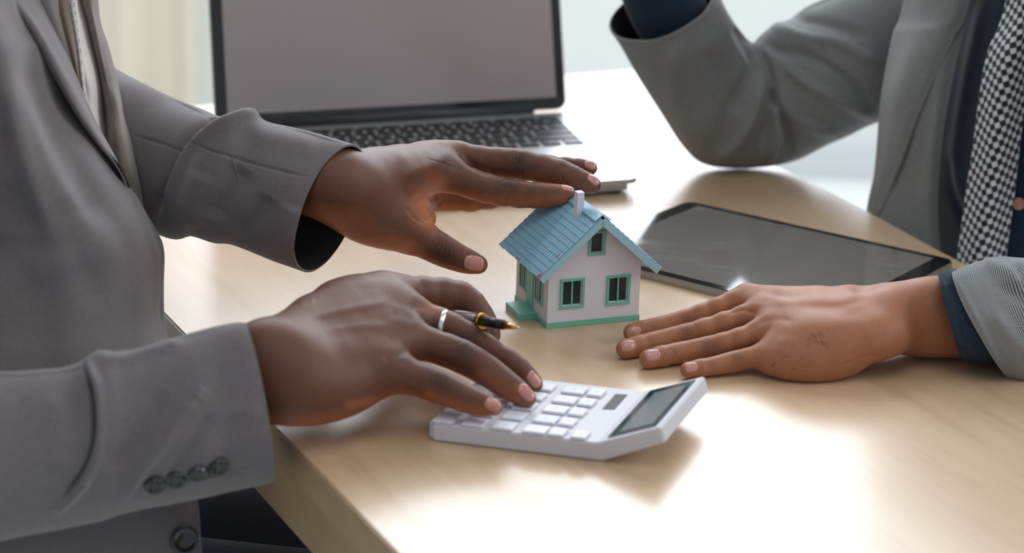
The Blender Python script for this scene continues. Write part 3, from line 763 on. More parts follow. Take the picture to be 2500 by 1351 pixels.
B_p = [[b(1180, 375, 1.500, 112), b(980, 380, 1.475, 125), b(800, 410, 1.445, 150), b(450, 455, 1.402, 195)],
       [b(1300, 270, 1.525, 100), b(1150, 270, 1.515, 100), b(1000, 305, 1.50, 108), b(800, 360, 1.465, 122), b(600, 378, 1.43, 138)],
       [b(1380, 300, 1.55, 90), b(1000, 350, 1.51, 118), b(600, 420, 1.44, 150)],
       [b(1150, 560, 1.56, 92), b(900, 520, 1.52, 110), b(500, 480, 1.44, 140)],
       [b(920, 830, 1.445, 140), b(760, 760, 1.425, 175), b(600, 680, 1.410, 206), b(450, 570, 1.402, 210)],
       [b(900, 660, 1.46, 110), b(1050, 610, 1.515, 90)],
       [b(1070, 740, 1.475, 62), b(900, 690, 1.45, 110)],
       [b(470, 490, 1.400, 240), b(300, 452, 1.389, 238), b(120, 450, 1.399, 200), b(-100, 450, 1.403, 180), b(-300, 455, 1.408, 175)]]
specB = dict(fingers=B_f, palm=B_p, kf=.010, kp=.016)
# ---- hand C: left-hand person's near hand on the calculator
hC = Hand((560, 640, 3.07)); c = hC.y
C_f = [[c(1985, 1088, 1.208, 66), c(1830, 1045, 1.214, 90), c(1700, 990, 1.219, 103), c(1560, 930, 1.224, 117), c(1350, 862, 1.226, 122), c(1120, 800, 1.226, 130)],
       [c(2235, 1022, 1.238, 68), c(2090, 930, 1.245, 94), c(1930, 815, 1.252, 108), c(1740, 708, 1.258, 118), c(1500, 622, 1.260, 118), c(1230, 560, 1.258, 130)],
       [c(2285, 915, 1.272, 66), c(2190, 830, 1.276, 76), c(2080, 740, 1.280, 86), c(1750, 545, 1.286, 104), c(1560, 452, 1.286, 108), c(1250, 365, 1.285, 128)],
       [c(1960, 560, 1.322, 66), c(1930, 500, 1.325, 80), c(1870, 390, 1.330, 94), c(1730, 262, 1.335, 112), c(1450, 235, 1.325, 122), c(1160, 235, 1.31, 130)],
       [c(1900, 500, 1.30, 60), c(1750, 440, 1.33, 84), c(1500, 420, 1.345, 95), c(1200, 420, 1.335, 120)]]
C_p = [[c(1160, 232, 1.31, 130), c(960, 265, 1.295, 130), c(780, 330, 1.285, 148), c(430, 540, 1.235, 140)],
       [c(1250, 365, 1.285, 128), c(800, 480, 1.262, 150), c(460, 640, 1.225, 165)],
       [c(1230, 560, 1.258, 130), c(800, 650, 1.240, 160), c(460, 740, 1.215, 175)],
       [c(1120, 800, 1.226, 130), c(800, 860, 1.215, 170), c(500, 890, 1.195, 210)],
       [c(1000, 930, 1.222, 125), c(760, 975, 1.205, 170), c(540, 960, 1.193, 200)],
       [c(1200, 420, 1.335, 120), c(800, 480, 1.30, 150)],
       [c(430, 700, 1.206, 185), c(260, 665, 1.203, 195), c(120, 740, 1.202, 185), c(-60, 880, 1.194, 175), c(-350, 1040, 1.186, 165)],
       [c(500, 915, 1.202, 195), c(300, 935, 1.199, 205), c(120, 950, 1.198, 195), c(-60, 1000, 1.192, 185), c(-350, 1090, 1.185, 175)]]
C_p += [[c(1230, 300, 1.295, 120), c(900, 380, 1.275, 150)], [c(1260, 470, 1.270, 118), c(900, 550, 1.252, 155)], [c(1180, 680, 1.242, 120), c(850, 760, 1.228, 165)]]
specC = dict(fingers=C_f, palm=C_p, kf=.012, kp=.020, floor=TZ+.0004)

def tone_from(V, N_, h, spots, palms):
    x, y, z = pr(V); view = (O-V); view /= np.linalg.norm(view, axis=1)[:, None]; fr2 = np.clip((N_*view).sum(1)*3, 0, 1)
    T = np.zeros((len(V), 4), np.float32); T[:, 3] = 1
    for (sx, sy, r, am) in spots:
        X_, Y_ = h.px(sx, sy); T[:, 0] = np.maximum(T[:, 0], am*np.exp(-((x-X_)**2+(y-Y_)**2)/(r/h.k)**2)*fr2)
    for L in palms:
        P_, r, am = L; d, _, _ = line_dist(x, y, [h.px(*q) for q in P_]); T[:, 1] = np.maximum(T[:, 1], am*np.exp(-(d/(r/h.k))**2))
    down = np.clip(-N_[:, 2]*1.6-.35, 0, 1); T[:, 1] = np.maximum(T[:, 1], down*.8)
    return T
def crease_tone(V, T, lines):
    x, y, z = pr(V)
    for ln in lines:
        if ln[1] > -.00024 or ln[2] > 2.3: continue
        L = np.asarray(ln[0]); lo = L.min(0)-8; hi = L.max(0)+8; m = (x > lo[0]) & (x < hi[0]) & (y > lo[1]) & (y < hi[1])
        d, _, al = line_dist(x[m], y[m], L); t = .65*np.exp(-(d/(ln[2]*.8))**2)*np.clip(np.minimum(al, 1-al)*6+.1, 0, 1)
        T[m, 0] = np.maximum(T[m, 0], t)
    return T
def set_tone(o, T):
    at = o.data.color_attributes.new('tone', 'FLOAT_COLOR', 'POINT'); at.data.foreach_set('color', T.ravel())

def build_hand(h, spec, lines, spots, palms, res=.0006):
    V, Q = hand_mesh(spec, res); V = smooth(V, Q, 3); N_ = normals(V, Q)
    V = carve(V, N_, lines); N2 = normals(V, Q)
    return V, Q, crease_tone(V, tone_from(V, N2, h, spots, palms), lines)
def nail(parent, tree, h, cx, cy, dx, dy, ln, wd, mat, shrink=1):
    """curved plate laid on the finger: centre and tip direction in zoomed pixels, size in metres"""
    p = ray(*h.px(cx, cy)); hit = tree.ray_cast(Vector(O), Vector(p).normalized())
    if hit[0] is None: print('nail miss', cx, cy); return
    c0 = np.array(hit[0]); n0 = np.array(hit[1])
    q = Vector(ray(*h.px(cx+dx, cy+dy))); dd = depth(c0)
    d3 = RR*dx - UU*dy; d3 = d3-n0*(d3@n0); d3 /= np.linalg.norm(d3); s3 = np.cross(n0, d3)
    nu, nv = 14, 12; V = []
    for j in range(nv+1):
        for i in range(nu+1):
            u = 2*i/nu-1; v = 2*j/nv-1
            w_ = wd/2*(1-.10*(v < 0)*v*v-.06*max(v, 0)**4)
            vv = v*ln/2+( -(1-math.sqrt(max(0, 1-.9*u*u)))*ln*.22 if v > 0 else (1-math.sqrt(max(0, 1-.9*u*u)))*ln*.30)*abs(v)
            P_ = c0+s3*u*w_+d3*vv; lo_, nn, _, _ = tree.find_nearest(Vector(P_-n0*abs(u)**2*wd*.12))
            V.append(np.array(lo_)+np.array(nn)*(.00045-.0006*abs(u)**6-.0002*(v < -.6)))
    Fc = [(j*(nu+1)+i, j*(nu+1)+i+1, (j+1)*(nu+1)+i+1, (j+1)*(nu+1)+i) for j in range(nv) for i in range(nu)]
    o = mesh_obj('nail', V, Fc, mat, None, True)
    if np.dot(np.array(o.data.polygons[len(Fc)//2].normal), n0) < 0: o.data.flip_normals()
    md = o.modifiers.new('s', 'SOLIDIFY'); md.thickness = .0006; md.offset = -1
    attach(o, parent)

# ------------------------------------------------------------------ cloth
def loft(secs, nu=150, nv=200, disp=None):
    """secs: (top px, bottom px, Y, ratio[, B vector]) -> tube grid (open ends)"""
    C_, A_, R_, B_ = [], [], [], []
    for s_ in secs:
        (tx, ty), (bx_, by_), Y = s_[:3]; t = Yp(tx, ty, Y); u = Yp(bx_, by_, Y); C_.append((t+u)/2); A_.append((t-u)/2); R_.append(s_[3] if len(s_) > 3 else .85)
        B_.append(s_[4] if len(s_) > 4 and s_[4] is not None else (np.nan,)*3)
    C_, A_ = np.array(C_), np.array(A_)
    T_ = np.gradient(C_, axis=0); Bd = np.cross(T_, A_); Bd /= np.linalg.norm(Bd, axis=1)[:, None]
    if (Bd[:, 1] > 0).mean() < .5: Bd = -Bd
    Bv = Bd*np.linalg.norm(A_, axis=1)[:, None]*np.array(R_)[:, None]
    for i, q in enumerate(B_):
        if not np.isnan(q[0]): Bv[i] = q
    Cc, Ac, Bc = cr(C_, nv), cr(A_, nv), cr(Bv, nv)
    th = np.linspace(0, 2*np.pi, nu, endpoint=False)
    V = Cc[:, None]+Ac[:, None]*np.cos(th)[None, :, None]-Bc[:, None]*np.sin(th)[None, :, None]
    L = np.concatenate([[0], np.cumsum(np.linalg.norm(np.diff(Cc, axis=0), axis=1))]); per = np.linalg.norm(Ac, axis=1).mean()*2*np.pi
    Q = []; i, j = np.meshgrid(np.arange(nv-1), np.arange(nu), indexing='ij'); j2 = (j+1) % nu
    Q = np.stack([i*nu+j, i*nu+j2, (i+1)*nu+j2, (i+1)*nu+j], -1).reshape(-1, 4)
    uv = np.stack(np.broadcast_arrays((th/(2*np.pi)*per)[None, :], L[:, None]), -1).reshape(-1, 2)
    V = V.reshape(-1, 3); N_ = normals(V, Q)
    if ((V-np.repeat(Cc, nu, 0))*N_).sum() < 0: Q = Q[:, ::-1]; N_ = -N_
    return V, Q, uv, N_
def patch(rows, nu=90, nv=140):
    """rows of (px, py, Y) control points, all the same length"""
    P_ = np.array([[Yp(*q) for q in r_] for r_ in rows]); P_ = cr(P_, nv); P_ = np.moveaxis(cr(np.moveaxis(P_, 1, 0), nu), 0, 1)
    V = P_.reshape(-1, 3); i, j = np.meshgrid(np.arange(nv-1), np.arange(nu-1), indexing='ij')
    Q = np.stack([i*nu+j, i*nu+j+1, (i+1)*nu+j+1, (i+1)*nu+j], -1).reshape(-1, 4)
    du = np.concatenate([np.zeros((nv, 1)), np.cumsum(np.linalg.norm(np.diff(P_, axis=1), axis=2), 1)], 1)
    dv = np.concatenate([np.zeros((1, nu)), np.cumsum(np.linalg.norm(np.diff(P_, axis=0), axis=2), 0)], 0)
    N_ = normals(V, Q)
    if ((O-V)*N_).sum() < 0: Q = Q[:, ::-1]; N_ = -N_
    return V, Q, np.stack([du, dv], -1).reshape(-1, 2), N_
def ripple(V, N_, uv, amp, fr, seed):
    ph = seed*1.7
    d = amp*(np.sin(uv[:, 0]*fr+3*np.sin(uv[:, 1]*fr*.6+ph)+ph)*.6+np.sin(uv[:, 1]*fr*1.3+2*np.sin(uv[:, 0]*fr*.8+ph*2))*.4)
    return V+N_*d[:, None]
def cloth(name, g, mats, parent, lines=(), th=.0016, rip=(.0006, 60, 1)):
    V, Q, uv, N_ = g
    V = ripple(V, N_, uv, *rip)
    if lines: V = carve(V, normals(V, Q), lines)
    o = fast_mesh(name, V, Q, mats, None, uv)
    md = o.modifiers.new('thick', 'SOLIDIFY'); md.thickness = th; md.offset = -1
    if isinstance(mats, (list, tuple)) and len(mats) > 1: md.material_offset = 1; md.material_offset_rim = 0
    if parent: attach(o, parent)
    return o
def coarse_body(segs):
    """arms and torso under the clothes, meshed coarsely"""
    spec = dict(fingers=[segs[0]], palm=segs[1:], kp=.05, kf=.05)
    V, Q = hand_mesh(spec, .008); return V, Q
def two_bodies(segs):
    thin = [[(p, r*.72) for p, r in ch] for ch in segs]; full = [[(p, r) for p, r in ch] for ch in segs]
    full[0] = full[0][2:]; full[1] = full[1][2:]
    for k in (0, 1): full[k] = [(p, r*1.0) for p, r in full[k]]
    V1, Q1 = coarse_body(thin); V2, Q2 = coarse_body(full); return V1, Q1, smooth(V2, Q2, 2), Q2
def body_object(name, parts, mat, parent):
    Vs, Qs, Ts, n = [], [], [], 0
    for V, Q, T in parts:
        Vs.append(V); Qs.append(Q+n); Ts.append(T if T is not None else np.tile(np.array([0, 0, 0, 1], np.float32), (len(V), 1))); n += len(V)
    o = fast_mesh(name, np.concatenate(Vs), np.concatenate(Qs), mat, None); set_tone(o, np.concatenate(Ts).astype(np.float32))
    attach(o, parent); return o
def tree_of(V, Q): return BVHTree.FromPolygons([tuple(v) for v in V.tolist()], [tuple(q) for q in Q.tolist()])
def button(parent, tree, px, py, rad, mat=None, holes=4, rim=True):
    hit = tree.ray_cast(Vector(O), Vector(ray(px, py)).normalized())
    if hit[0] is None: print('button miss', px, py); return
    c0, n0 = hit[0], hit[1]
    if n0.dot(Vector(O)-c0) < 0: n0 = -n0
    q = n0.to_track_quat('Z', 'Y').to_matrix().to_4x4(); m = Matrix.Translation(c0+n0*.0003)@q@Matrix.Rotation(random.uniform(0, 1), 4, 'Z')
    bm = bmesh.new(); prof = [(0, .0012), (.50, .0012), (.62, .0016), (.72, .0026), (.88, .0030), (1, .0022), (1, .0)]
    seg = 36; rings = []
    for r_, z_ in prof[1:]: rings.append([bm.verts.new((rad*r_*math.cos(2*math.pi*k/seg), rad*r_*math.sin(2*math.pi*k/seg), z_)) for k in range(seg)])
    cv = bm.verts.new((0, 0, .0012))
    for k in range(seg): bm.faces.new((cv, rings[0][k], rings[0][(k+1) % seg]))
    for r1, r2 in zip(rings, rings[1:]):
        for k in range(seg): bm.faces.new((r1[k], r2[k], r2[(k+1) % seg], r1[(k+1) % seg]))
    bmesh.ops.transform(bm, matrix=m, verts=bm.verts); bmesh.ops.recalc_face_normals(bm, faces=bm.faces)
    o = bm_obj('button', bm, mat or MAT['button'], parent, True)
    bm = bmesh.new()
    return o
def stitch(parent, tree, px, py, rad):
    hit = tree.ray_cast(Vector(O), Vector(ray(px, py)).normalized())
    if hit[0] is None: return
    c0, n0 = hit[0], hit[1]
    if n0.dot(Vector(O)-c0) < 0: n0 = -n0
    m = Matrix.Translation(c0+n0*.0018)@n0.to_track_quat('Z', 'Y').to_matrix().to_4x4()
    bm = bmesh.new()
    for dx, dy in ((1, 1), (-1, 1), (1, -1), (-1, -1)):
        r = bmesh.ops.create_uvsphere(bm, u_segments=8, v_segments=6, radius=rad*.11); bmesh.ops.translate(bm, vec=(dx*rad*.2, dy*rad*.2, 0), verts=r['verts'])
    bmesh.ops.transform(bm, matrix=m, verts=bm.verts); bm_obj('stitch', bm, MAT['thread'], parent, True)
# ------------------------------------------------------------------ left-hand person
man = empty('person', (-.42, 1.38, 0), 'person in plain grey suit, one hand on roof, other on calculator', 'person')
linesB = []
linesB += kn(hB, (1690, 470), -.25, 1, 6, 26, 105, -.0005, 1.5) + kn(hB, (1780, 270), -.3, 1, 6, 26, 110, -.0005, 1.5) + kn(hB, (1200, 985), -.3, 1, 5, 34, 150, -.0005, 1.6)
linesB += kn(hB, (1900, 470), -.2, 1, 2, 30, 55, -.0003, 1.5) + kn(hB, (2120, 330), -.4, 1, 3, 26, 70, -.0003, 1.5)
linesB += [([hB.px(1680, 560), hB.px(1675, 600), hB.px(1680, 640)], -.0007, 2.0), ([hB.px(1805, 360), hB.px(1800, 395), hB.px(1810, 425)], -.0006, 2),
           ([hB.px(2105, 410), hB.px(2105, 440), hB.px(2112, 460)], -.0006, 2),
           ([hB.px(1385, 600), hB.px(1350, 560), hB.px(1300, 500)], -.0004, 2), ([hB.px(1200, 590), hB.px(1165, 620), hB.px(1130, 700), hB.px(1050, 760)], -.0012, 5),
           ([hB.px(1165, 590), hB.px(1130, 540), hB.px(1100, 500)], -.0007, 4), ([hB.px(1040, 770), hB.px(960, 690), hB.px(930, 640)], -.0009, 5),
           ([hB.px(1110, 790), hB.px(1000, 740), hB.px(900, 640)], -.0006, 4),
           ([hB.px(1250, 220), hB.px(1090, 330), hB.px(860, 400)], .0008, 14), ([hB.px(1330, 200), hB.px(1400, 300), hB.px(1560, 400)], -.0010, 9),
           ([hB.px(1030, 560), hB.px(1060, 640), hB.px(1050, 760)], -.0016, 22)]
for i in range(7): linesB.append(([hB.px(1060+i*26, 270+i*8), hB.px(1130+i*26, 300+i*6), hB.px(1190+i*26, 350+i*5)], -.00022, 1.4))
spotsB = [(1690, 470, 90, .55), (1780, 280, 95, .5), (1200, 990, 110, .5), (1240, 330, 90, .35), (1900, 475, 40, .4)]
palmsB = [([(1150, 520), (1060, 600), (1090, 720)], 105, .95), ([(1130, 500), (1250, 560), (1420, 590)], 60, .8), ([(1400, 590), (1650, 620), (1900, 620), (2100, 600)], 62, .75),
          ([(1850, 420), (2100, 470), (2330, 510)], 45, .45), ([(1480, 930), (1380, 880), (1300, 850)], 50, .5), ([(1500, 1120), (1460, 1100)], 60, .5), ([(1200, 640), (1450, 640)], 50, .9)]
VB, QB, TB = build_hand(hB, specB, linesB, spotsB, palmsB)
linesC = kn(hC, (1770, 660), -.35, 1, 5, 36, 130, -.0004, 2.2) + kn(hC, (1575, 895), -.3, 1, 5, 34, 130, -.0004, 2.2) + kn(hC, (1800, 520), -.5, 1, 3, 30, 80, -.0003, 2)
linesC += [([hC.px(560, 430), hC.px(900, 350), hC.px(1200, 300)], .0005, 10), ([hC.px(700, 520), hC.px(1000, 480), hC.px(1230, 480)], .0004, 10),
           ([hC.px(1340, 670), hC.px(1250, 700), hC.px(1150, 730)], -.0007, 10), ([hC.px(1400, 440), hC.px(1300, 400), hC.px(1200, 380)], -.0005, 12),
           ([hC.px(1350, 330), hC.px(1450, 330), hC.px(1600, 380)], -.0012, 14), ([hC.px(520, 330), hC.px(640, 300)], .0006, 8)]
spotsC = [(1770, 650, 110, .55), (1575, 900, 110, .55), (1830, 540, 80, .45), (1350, 420, 80, .25), (1300, 700, 70, .25)]
palmsC = [([(900, 1080), (1100, 1040), (1290, 1000)], 40, .55), ([(1500, 1010), (1750, 1110), (1980, 1140)], 55, .6), ([(1900, 860), (2100, 1000), (2200, 1070)], 60, .55), ([(1500, 330), (1650, 350)], 60, .35), ([(2150, 960), (2280, 1050)], 45, .4)]
VC, QC, TC = build_hand(hC, specC, linesC, spotsC, palmsC)
sk = [(Yp(200, 1080, 1.167), .030), (Yp(-10, 1115, 1.15), .034), (Yp(-400, 1105, 1.12), .036), (Yp(-470, 400, 1.165), .04), (Yp(-460, -175, 1.21), .05)]
torso_up = Yp(-420, -350, 1.45); torso_lo = Yp(-260, 1150, 1.42)
fa = [(Yp(600, 440, 1.397), .024), (Yp(410, 408, 1.452), .026), (Yp(190, 310, 1.52), .03), (Yp(-20, 130, 1.55), .04), (Yp(-250, -330, 1.57), .05)]
Vt, Qt, Vj, Qj = two_bodies([[(Yp(500, 1010, 1.183), .024)]+sk, fa, [(torso_up, .08), (torso_lo, .105)], [(torso_lo, .11), (torso_lo+np.array([0, 0, -.2]), .12)], [sk[-1], (torso_up, .07), fa[-1]]])
body = body_object('body', [(VB, QB, TB), (VC, QC, TC), (Vt, Qt, None)], MAT['skin1'], man)
tB, tC = tree_of(VB, QB), tree_of(VC, QC)
nail(body, tB, hB, 1430, 1072, 1, .12, .0155, .0128, MAT['nail1'])
nail(body, tB, hB, 2150, 490, 1, .12, .0115, .0095, MAT['nail1'])
nail(body, tB, hB, 2350, 430, .6, .5, .0115, .0095, MAT['nail1'])
nail(body, tB, hB, 2325, 318, 1, .15, .0110, .0095, MAT['nail1'])
nail(body, tC, hC, 1985, 1075, .75, .5, .0125, .0098, MAT['nail1'])
nail(body, tC, hC, 2235, 975, .62, .66, .0135, .0108, MAT['nail1'])
nail(body, tC, hC, 2290, 880, .62, .66, .0120, .0100, MAT['nail1'])

# jacket
Y0 = 1.0
panel_rows = []
for y, xs, Ys in ((-420, (-980, -560, -220, -90, -30), (1.55, 1.30, 1.27, 1.34, 1.40)), (0, (-950, -500, -120, 25, 80), (1.55, 1.29, 1.25, 1.31, 1.372)),
                  (130, (-950, -460, -60, 85, 140), (1.55, 1.28, 1.25, 1.31, 1.372)), (270, (-950, -430, -10, 140, 196), (1.55, 1.28, 1.25, 1.31, 1.372)),
                  (413, (-950, -400, 40, 215, 284), (1.55, 1.28, 1.255, 1.312, 1.366)), (490, (-950, -380, 80, 262, 336), (1.55, 1.28, 1.262, 1.315, 1.369)),
                  (565, (-950, -370, 110, 310, 385), (1.55, 1.28, 1.265, 1.32, 1.371)), (615, (-950, -360, 120, 325, 402), (1.55, 1.28, 1.266, 1.32, 1.372)),
                  (700, (-950, -350, 125, 325, 400), (1.55, 1.27, 1.262, 1.315, 1.366)), (800, (-950, -340, 130, 330, 405), (1.55, 1.26, 1.255, 1.31, 1.36)),
                  (900, (-950, -330, 140, 350, 428), (1.55, 1.25, 1.245, 1.29, 1.33)), (1200, (-950, -320, 170, 400, 480), (1.5, 1.22, 1.215, 1.23, 1.245)),
                  (1351, (-950, -320, 180, 412, 493), (1.5, 1.2, 1.2, 1.21, 1.215)), (1600, (-950, -320, 190, 425, 510), (1.5, 1.2, 1.19, 1.19, 1.19))):
    panel_rows.append([(x, y, Y) for x, Y in zip(xs, Ys)])
jl = [([(0, 180), (30, 300), (70, 430), (120, 560)], .005, 26), ([(-20, 120), (0, 260), (10, 380)], -.003, 20), ([(60, 120), (140, 300), (210, 440), (280, 560)], -.007, 38),
      ([(150, 480), (200, 640), (260, 760)], -.003, 40), ([(310, 420), (345, 520), (385, 640), (385, 760)], .0012, 9),
      ([(60, 680), (160, 640), (300, 600)], .002, 40), ([(392, 620), (388, 720), (396, 800)], -.0005, 3.5)]
jacket = cloth('jacket', patch(panel_rows, 150, 230), [MAT['suit'], MAT['lining']], man, jl, .0022, (.0008, 45, 1))
cb = fast_mesh('jacket_body', Vj, Qj, MAT['suit'], None); attach(cb, jacket)
tJ = tree_of(*(lambda o: (np.array([v.co[:] for v in o.data.vertices]), np.array([p.vertices[:] for p in o.data.polygons])))(jacket))
# lapel: from its outer edge to the roll line beside the shirt
lap_rows = [[(-150, -300, 1.325), (-122, -300, 1.322), (-72, -300, 1.345), (-42, -300, 1.378)], [(-92, -180, 1.325), (-66, -180, 1.322), (-20, -180, 1.345), (8, -180, 1.378)], [(-38, -80, 1.325), (-12, -80, 1.322), (32, -80, 1.345), (58, -80, 1.378)], [(10, 0, 1.325), (35, 0, 1.322), (75, 0, 1.345), (97, 0, 1.378)], [(72, 80, 1.325), (92, 80, 1.322), (118, 75, 1.345), (134, 72, 1.378)],
            [(124, 174, 1.327), (140, 174, 1.324), (162, 165, 1.347), (176, 160, 1.379)], [(186, 280, 1.332), (196, 278, 1.330), (206, 260, 1.350), (214, 250, 1.380)],
            [(236, 350, 1.346), (240, 345, 1.344), (243, 332, 1.358), (247, 324, 1.381)], [(288, 415, 1.356), (287, 410, 1.354), (284, 398, 1.360), (283, 390, 1.372)],
            [(322, 492, 1.370), (322, 486, 1.3695), (322, 480, 1.3700), (323, 474, 1.371)]]
cloth('lapel', patch(lap_rows, 50, 160), [MAT['suit'], MAT['lining']], jacket, [([(30, -10), (100, 100), (160, 200), (225, 310), (290, 400)], .002, 11)], .0026, (.0004, 60, 3))
# far front panel
fp = [[(160, -300, 1.440), (178, -300, 1.418), (200, -300, 1.420), (226, -300, 1.448)], [(166, -180, 1.440), (185, -180, 1.418), (208, -180, 1.420), (232, -180, 1.448)], [(174, -70, 1.440), (194, -70, 1.418), (217, -70, 1.420), (238, -70, 1.448)], [(186, 0, 1.440), (205, 0, 1.418), (226, 0, 1.420), (241, 0, 1.448)], [(206, 60, 1.440), (222, 60, 1.418), (238, 60, 1.420), (248, 60, 1.448)], [(222, 120, 1.440), (236, 120, 1.418), (252, 120, 1.420), (264, 112, 1.448)], [(240, 200, 1.440), (254, 200, 1.418), (272, 200, 1.420), (286, 192, 1.448)], [(252, 280, 1.440), (268, 280, 1.418), (288, 280, 1.420), (303, 272, 1.448)], [(258, 350, 1.425), (276, 350, 1.402), (302, 350, 1.403), (320, 342, 1.425)], [(255, 430, 1.405), (282, 430, 1.388), (316, 430, 1.389), (337, 422, 1.405)], [(262, 520, 1.405), (292, 520, 1.388), (330, 520, 1.389), (352, 512, 1.405)], [(280, 640, 1.405), (310, 640, 1.388), (345, 640, 1.389), (362, 632, 1.405)]]
cloth('front_panel', patch(fp, 60, 150), [MAT['suit_far'], MAT['lining']], jacket, [([(230, 0), (245, 70), (262, 160), (275, 240)], -.002, 7), ([(265, 200), (290, 330), (310, 450)], .002, 12)], .002, (.0005, 50, 2))
# near sleeve
s1 = [((600, 793), (655, 1168), 1.190, .80, (-.0125, .037, 0)), ((575, 795), (622, 1177), 1.189, .82, (-.0118, .038, 0)), ((520, 806), (560, 1192), 1.187, .84, (-.009, .039, 0)), ((460, 822), (500, 1206), 1.184, .84), ((400, 841), (420, 1222), 1.180, .84), ((340, 858), (345, 1232), 1.176, .84), ((290, 867), (285, 1242), 1.172, .84),
      ((248, 868), (235, 1257), 1.168, .84), ((208, 893), (195, 1268), 1.165, .84), ((165, 908), (140, 1280), 1.162, .84), ((90, 914), (60, 1295), 1.156, .84), ((0, 918), (-20, 1312), 1.15, .84),
      ((-180, 915), (-200, 1345), 1.135, .84), ((-420, 880), (-380, 1330), 1.12, .84), ((-560, 700), (-250, 1100), 1.13, .9), ((-640, 350), (-220, 480), 1.16, .9), ((-720, -200), (-200, -150), 1.21, .9)]
# the lines are in photograph pixels; amplitudes in metres
l1 = [([(203, 890), (222, 950), (230, 1030), (226, 1090), (205, 1150), (150, 1225)], -0.0067, 5), ([(214, 880), (240, 950), (246, 1030), (240, 1100), (222, 1150), (190, 1200)], 0.0041, 12),
      ([(250, 872), (300, 880), (360, 862), (450, 835)], 0.0030, 14), ([(500, 960), (440, 1020), (400, 1080), (330, 1170), (300, 1230)], 0.0049, 16), ([(530, 1000), (480, 1060), (440, 1130), (400, 1200)], -0.0032, 18),
      ([(400, 950), (340, 1060), (260, 1160)], -0.0030, 22), ([(215, 1160), (180, 1205), (130, 1250)], 0.0041, 12), ([(480, 975), (500, 950)], 0.0020, 14),
      ([(640, 1000), (560, 1010), (500, 1030)], 0.0014, 22), ([(600, 1150), (500, 1160), (400, 1190)], -0.0016, 8),
      ([(120, 960), (150, 1060), (140, 1160)], 0.0020, 35), ([(655, 1130), (560, 1148), (460, 1172), (360, 1196)], -0.0009, 3)]
g1 = loft(s1, 260, 460)
sl1 = cloth('sleeve', g1, [MAT['suit'], MAT['lining']], jacket, l1, .0018, (.0009, 48, 4))
t1 = BVHTree.FromObject(sl1, bpy.context.evaluated_depsgraph_get()) if False else tree_of(np.array([v.co[:] for v in sl1.data.vertices]), np.array([p.vertices[:] for p in sl1.data.polygons]))
for x, y, r_ in ((533, 1138, .0062), (482, 1154, .0064), (429, 1168, .0062), (378, 1182, .0064)):
    bt = button(sl1, t1, x, y, r_); 
    if bt: stitch(sl1, t1, x, y, r_)
# far sleeve
s2 = [((848, 352), (765, 665), 1.388, .8, (.019, .031, 0)), ((815, 343), (735, 655), 1.388, .8, (.017, .032, 0)), ((760, 330), (690, 637), 1.389, .8, (.015, .034, 0)), ((690, 314), (625, 607), 1.391, .85, (.012, .036, 0)), ((640, 300), (575, 590), 1.394, .85, (.010, .037, 0)), ((592, 277), (535, 588), 1.398, .85, (.010, .038, 0)),
      ((548, 284), (480, 573), 1.404, .82, (.010, .036, 0)), ((510, 284), (440, 580), 1.422, .85, (.012, .036, 0)), ((440, 252), (385, 566), 1.450, .82), ((340, 203), (270, 530), 1.478, .75), ((240, 150), (140, 470), 1.52, .75), ((100, 60), (-40, 370), 1.53, .9), ((-60, -120), (-280, 150), 1.56, .9), ((-120, -420), (-450, -250), 1.57, .9)]
l2 = [([(650, 270), (560, 300), (500, 330), (452, 370), (420, 440), (395, 520)], 0.0065, 14, 'g'), ([(530, 285), (475, 330), (435, 380), (400, 460), (375, 530)], -0.0074, 13),
      ([(600, 285), (640, 330), (700, 345), (780, 365)], 0.0025, 24), ([(600, 410), (560, 470), (520, 540)], -0.0050, 30), ([(660, 480), (620, 540), (570, 580)], -0.0047, 26), ([(500, 420), (470, 500), (480, 560)], 0.0031, 26),
      ([(330, 332), (400, 352), (460, 375)], -0.0016, 2.6), ([(470, 353), (540, 375), (640, 405), (745, 432)], -0.0018, 2.6), ([(720, 500), (700, 560), (690, 620)], 0.0023, 30), ([(568, 385), (576, 430), (578, 455)], 0.0009, 1.8)]
g2 = loft(s2, 280, 480)
sl2 = cloth('sleeve', g2, [MAT['suit'], MAT['lining']], jacket, l2, .0018, (.0009, 45, 7))
# front button and pocket welt
for x, y, r_ in ((450, 1321, .0095),):
    button(jacket, tJ, x, y, r_)
# shirt
sh = [[(60, -420, 1.408), (110, -420, 1.402), (160, -420, 1.408), (215, -420, 1.45)], [(75, -60, 1.408), (120, -60, 1.399), (165, -60, 1.404), (215, -60, 1.45)], [(110, 80, 1.408), (150, 80, 1.399), (195, 80, 1.408), (235, 80, 1.45)],
      [(165, 200, 1.408), (195, 200, 1.399), (225, 200, 1.406), (256, 200, 1.45)], [(205, 300, 1.408), (228, 300, 1.400), (248, 300, 1.422), (268, 300, 1.45)], [(235, 400, 1.408), (252, 400, 1.401), (266, 400, 1.424), (280, 400, 1.45)], [(250, 520, 1.408), (268, 520, 1.401), (286, 520, 1.424), (300, 520, 1.45)]]
shirt = cloth('shirt', patch(sh, 60, 120), MAT['shirt'], man, [([(196, 120), (212, 220), (226, 300), (236, 360)], -.0015, 4)], .0012, (.0004, 60, 5))
pk = [[(128, -200, 1.3995), (150, -200, 1.3965), (170, -200, 1.3995)], [(139, 0, 1.3995), (153, 0, 1.3955), (169, 0, 1.3985)], [(150, 60, 1.3995), (163, 60, 1.3955), (176, 60, 1.3985)], [(166, 120, 1.3995), (176, 120, 1.3955), (185, 120, 1.3985)], [(185, 190, 1.4005), (190, 190, 1.3975), (196, 190, 1.3995)], [(199, 240, 1.4025), (201, 240, 1.4005), (204, 240, 1.4015)]]
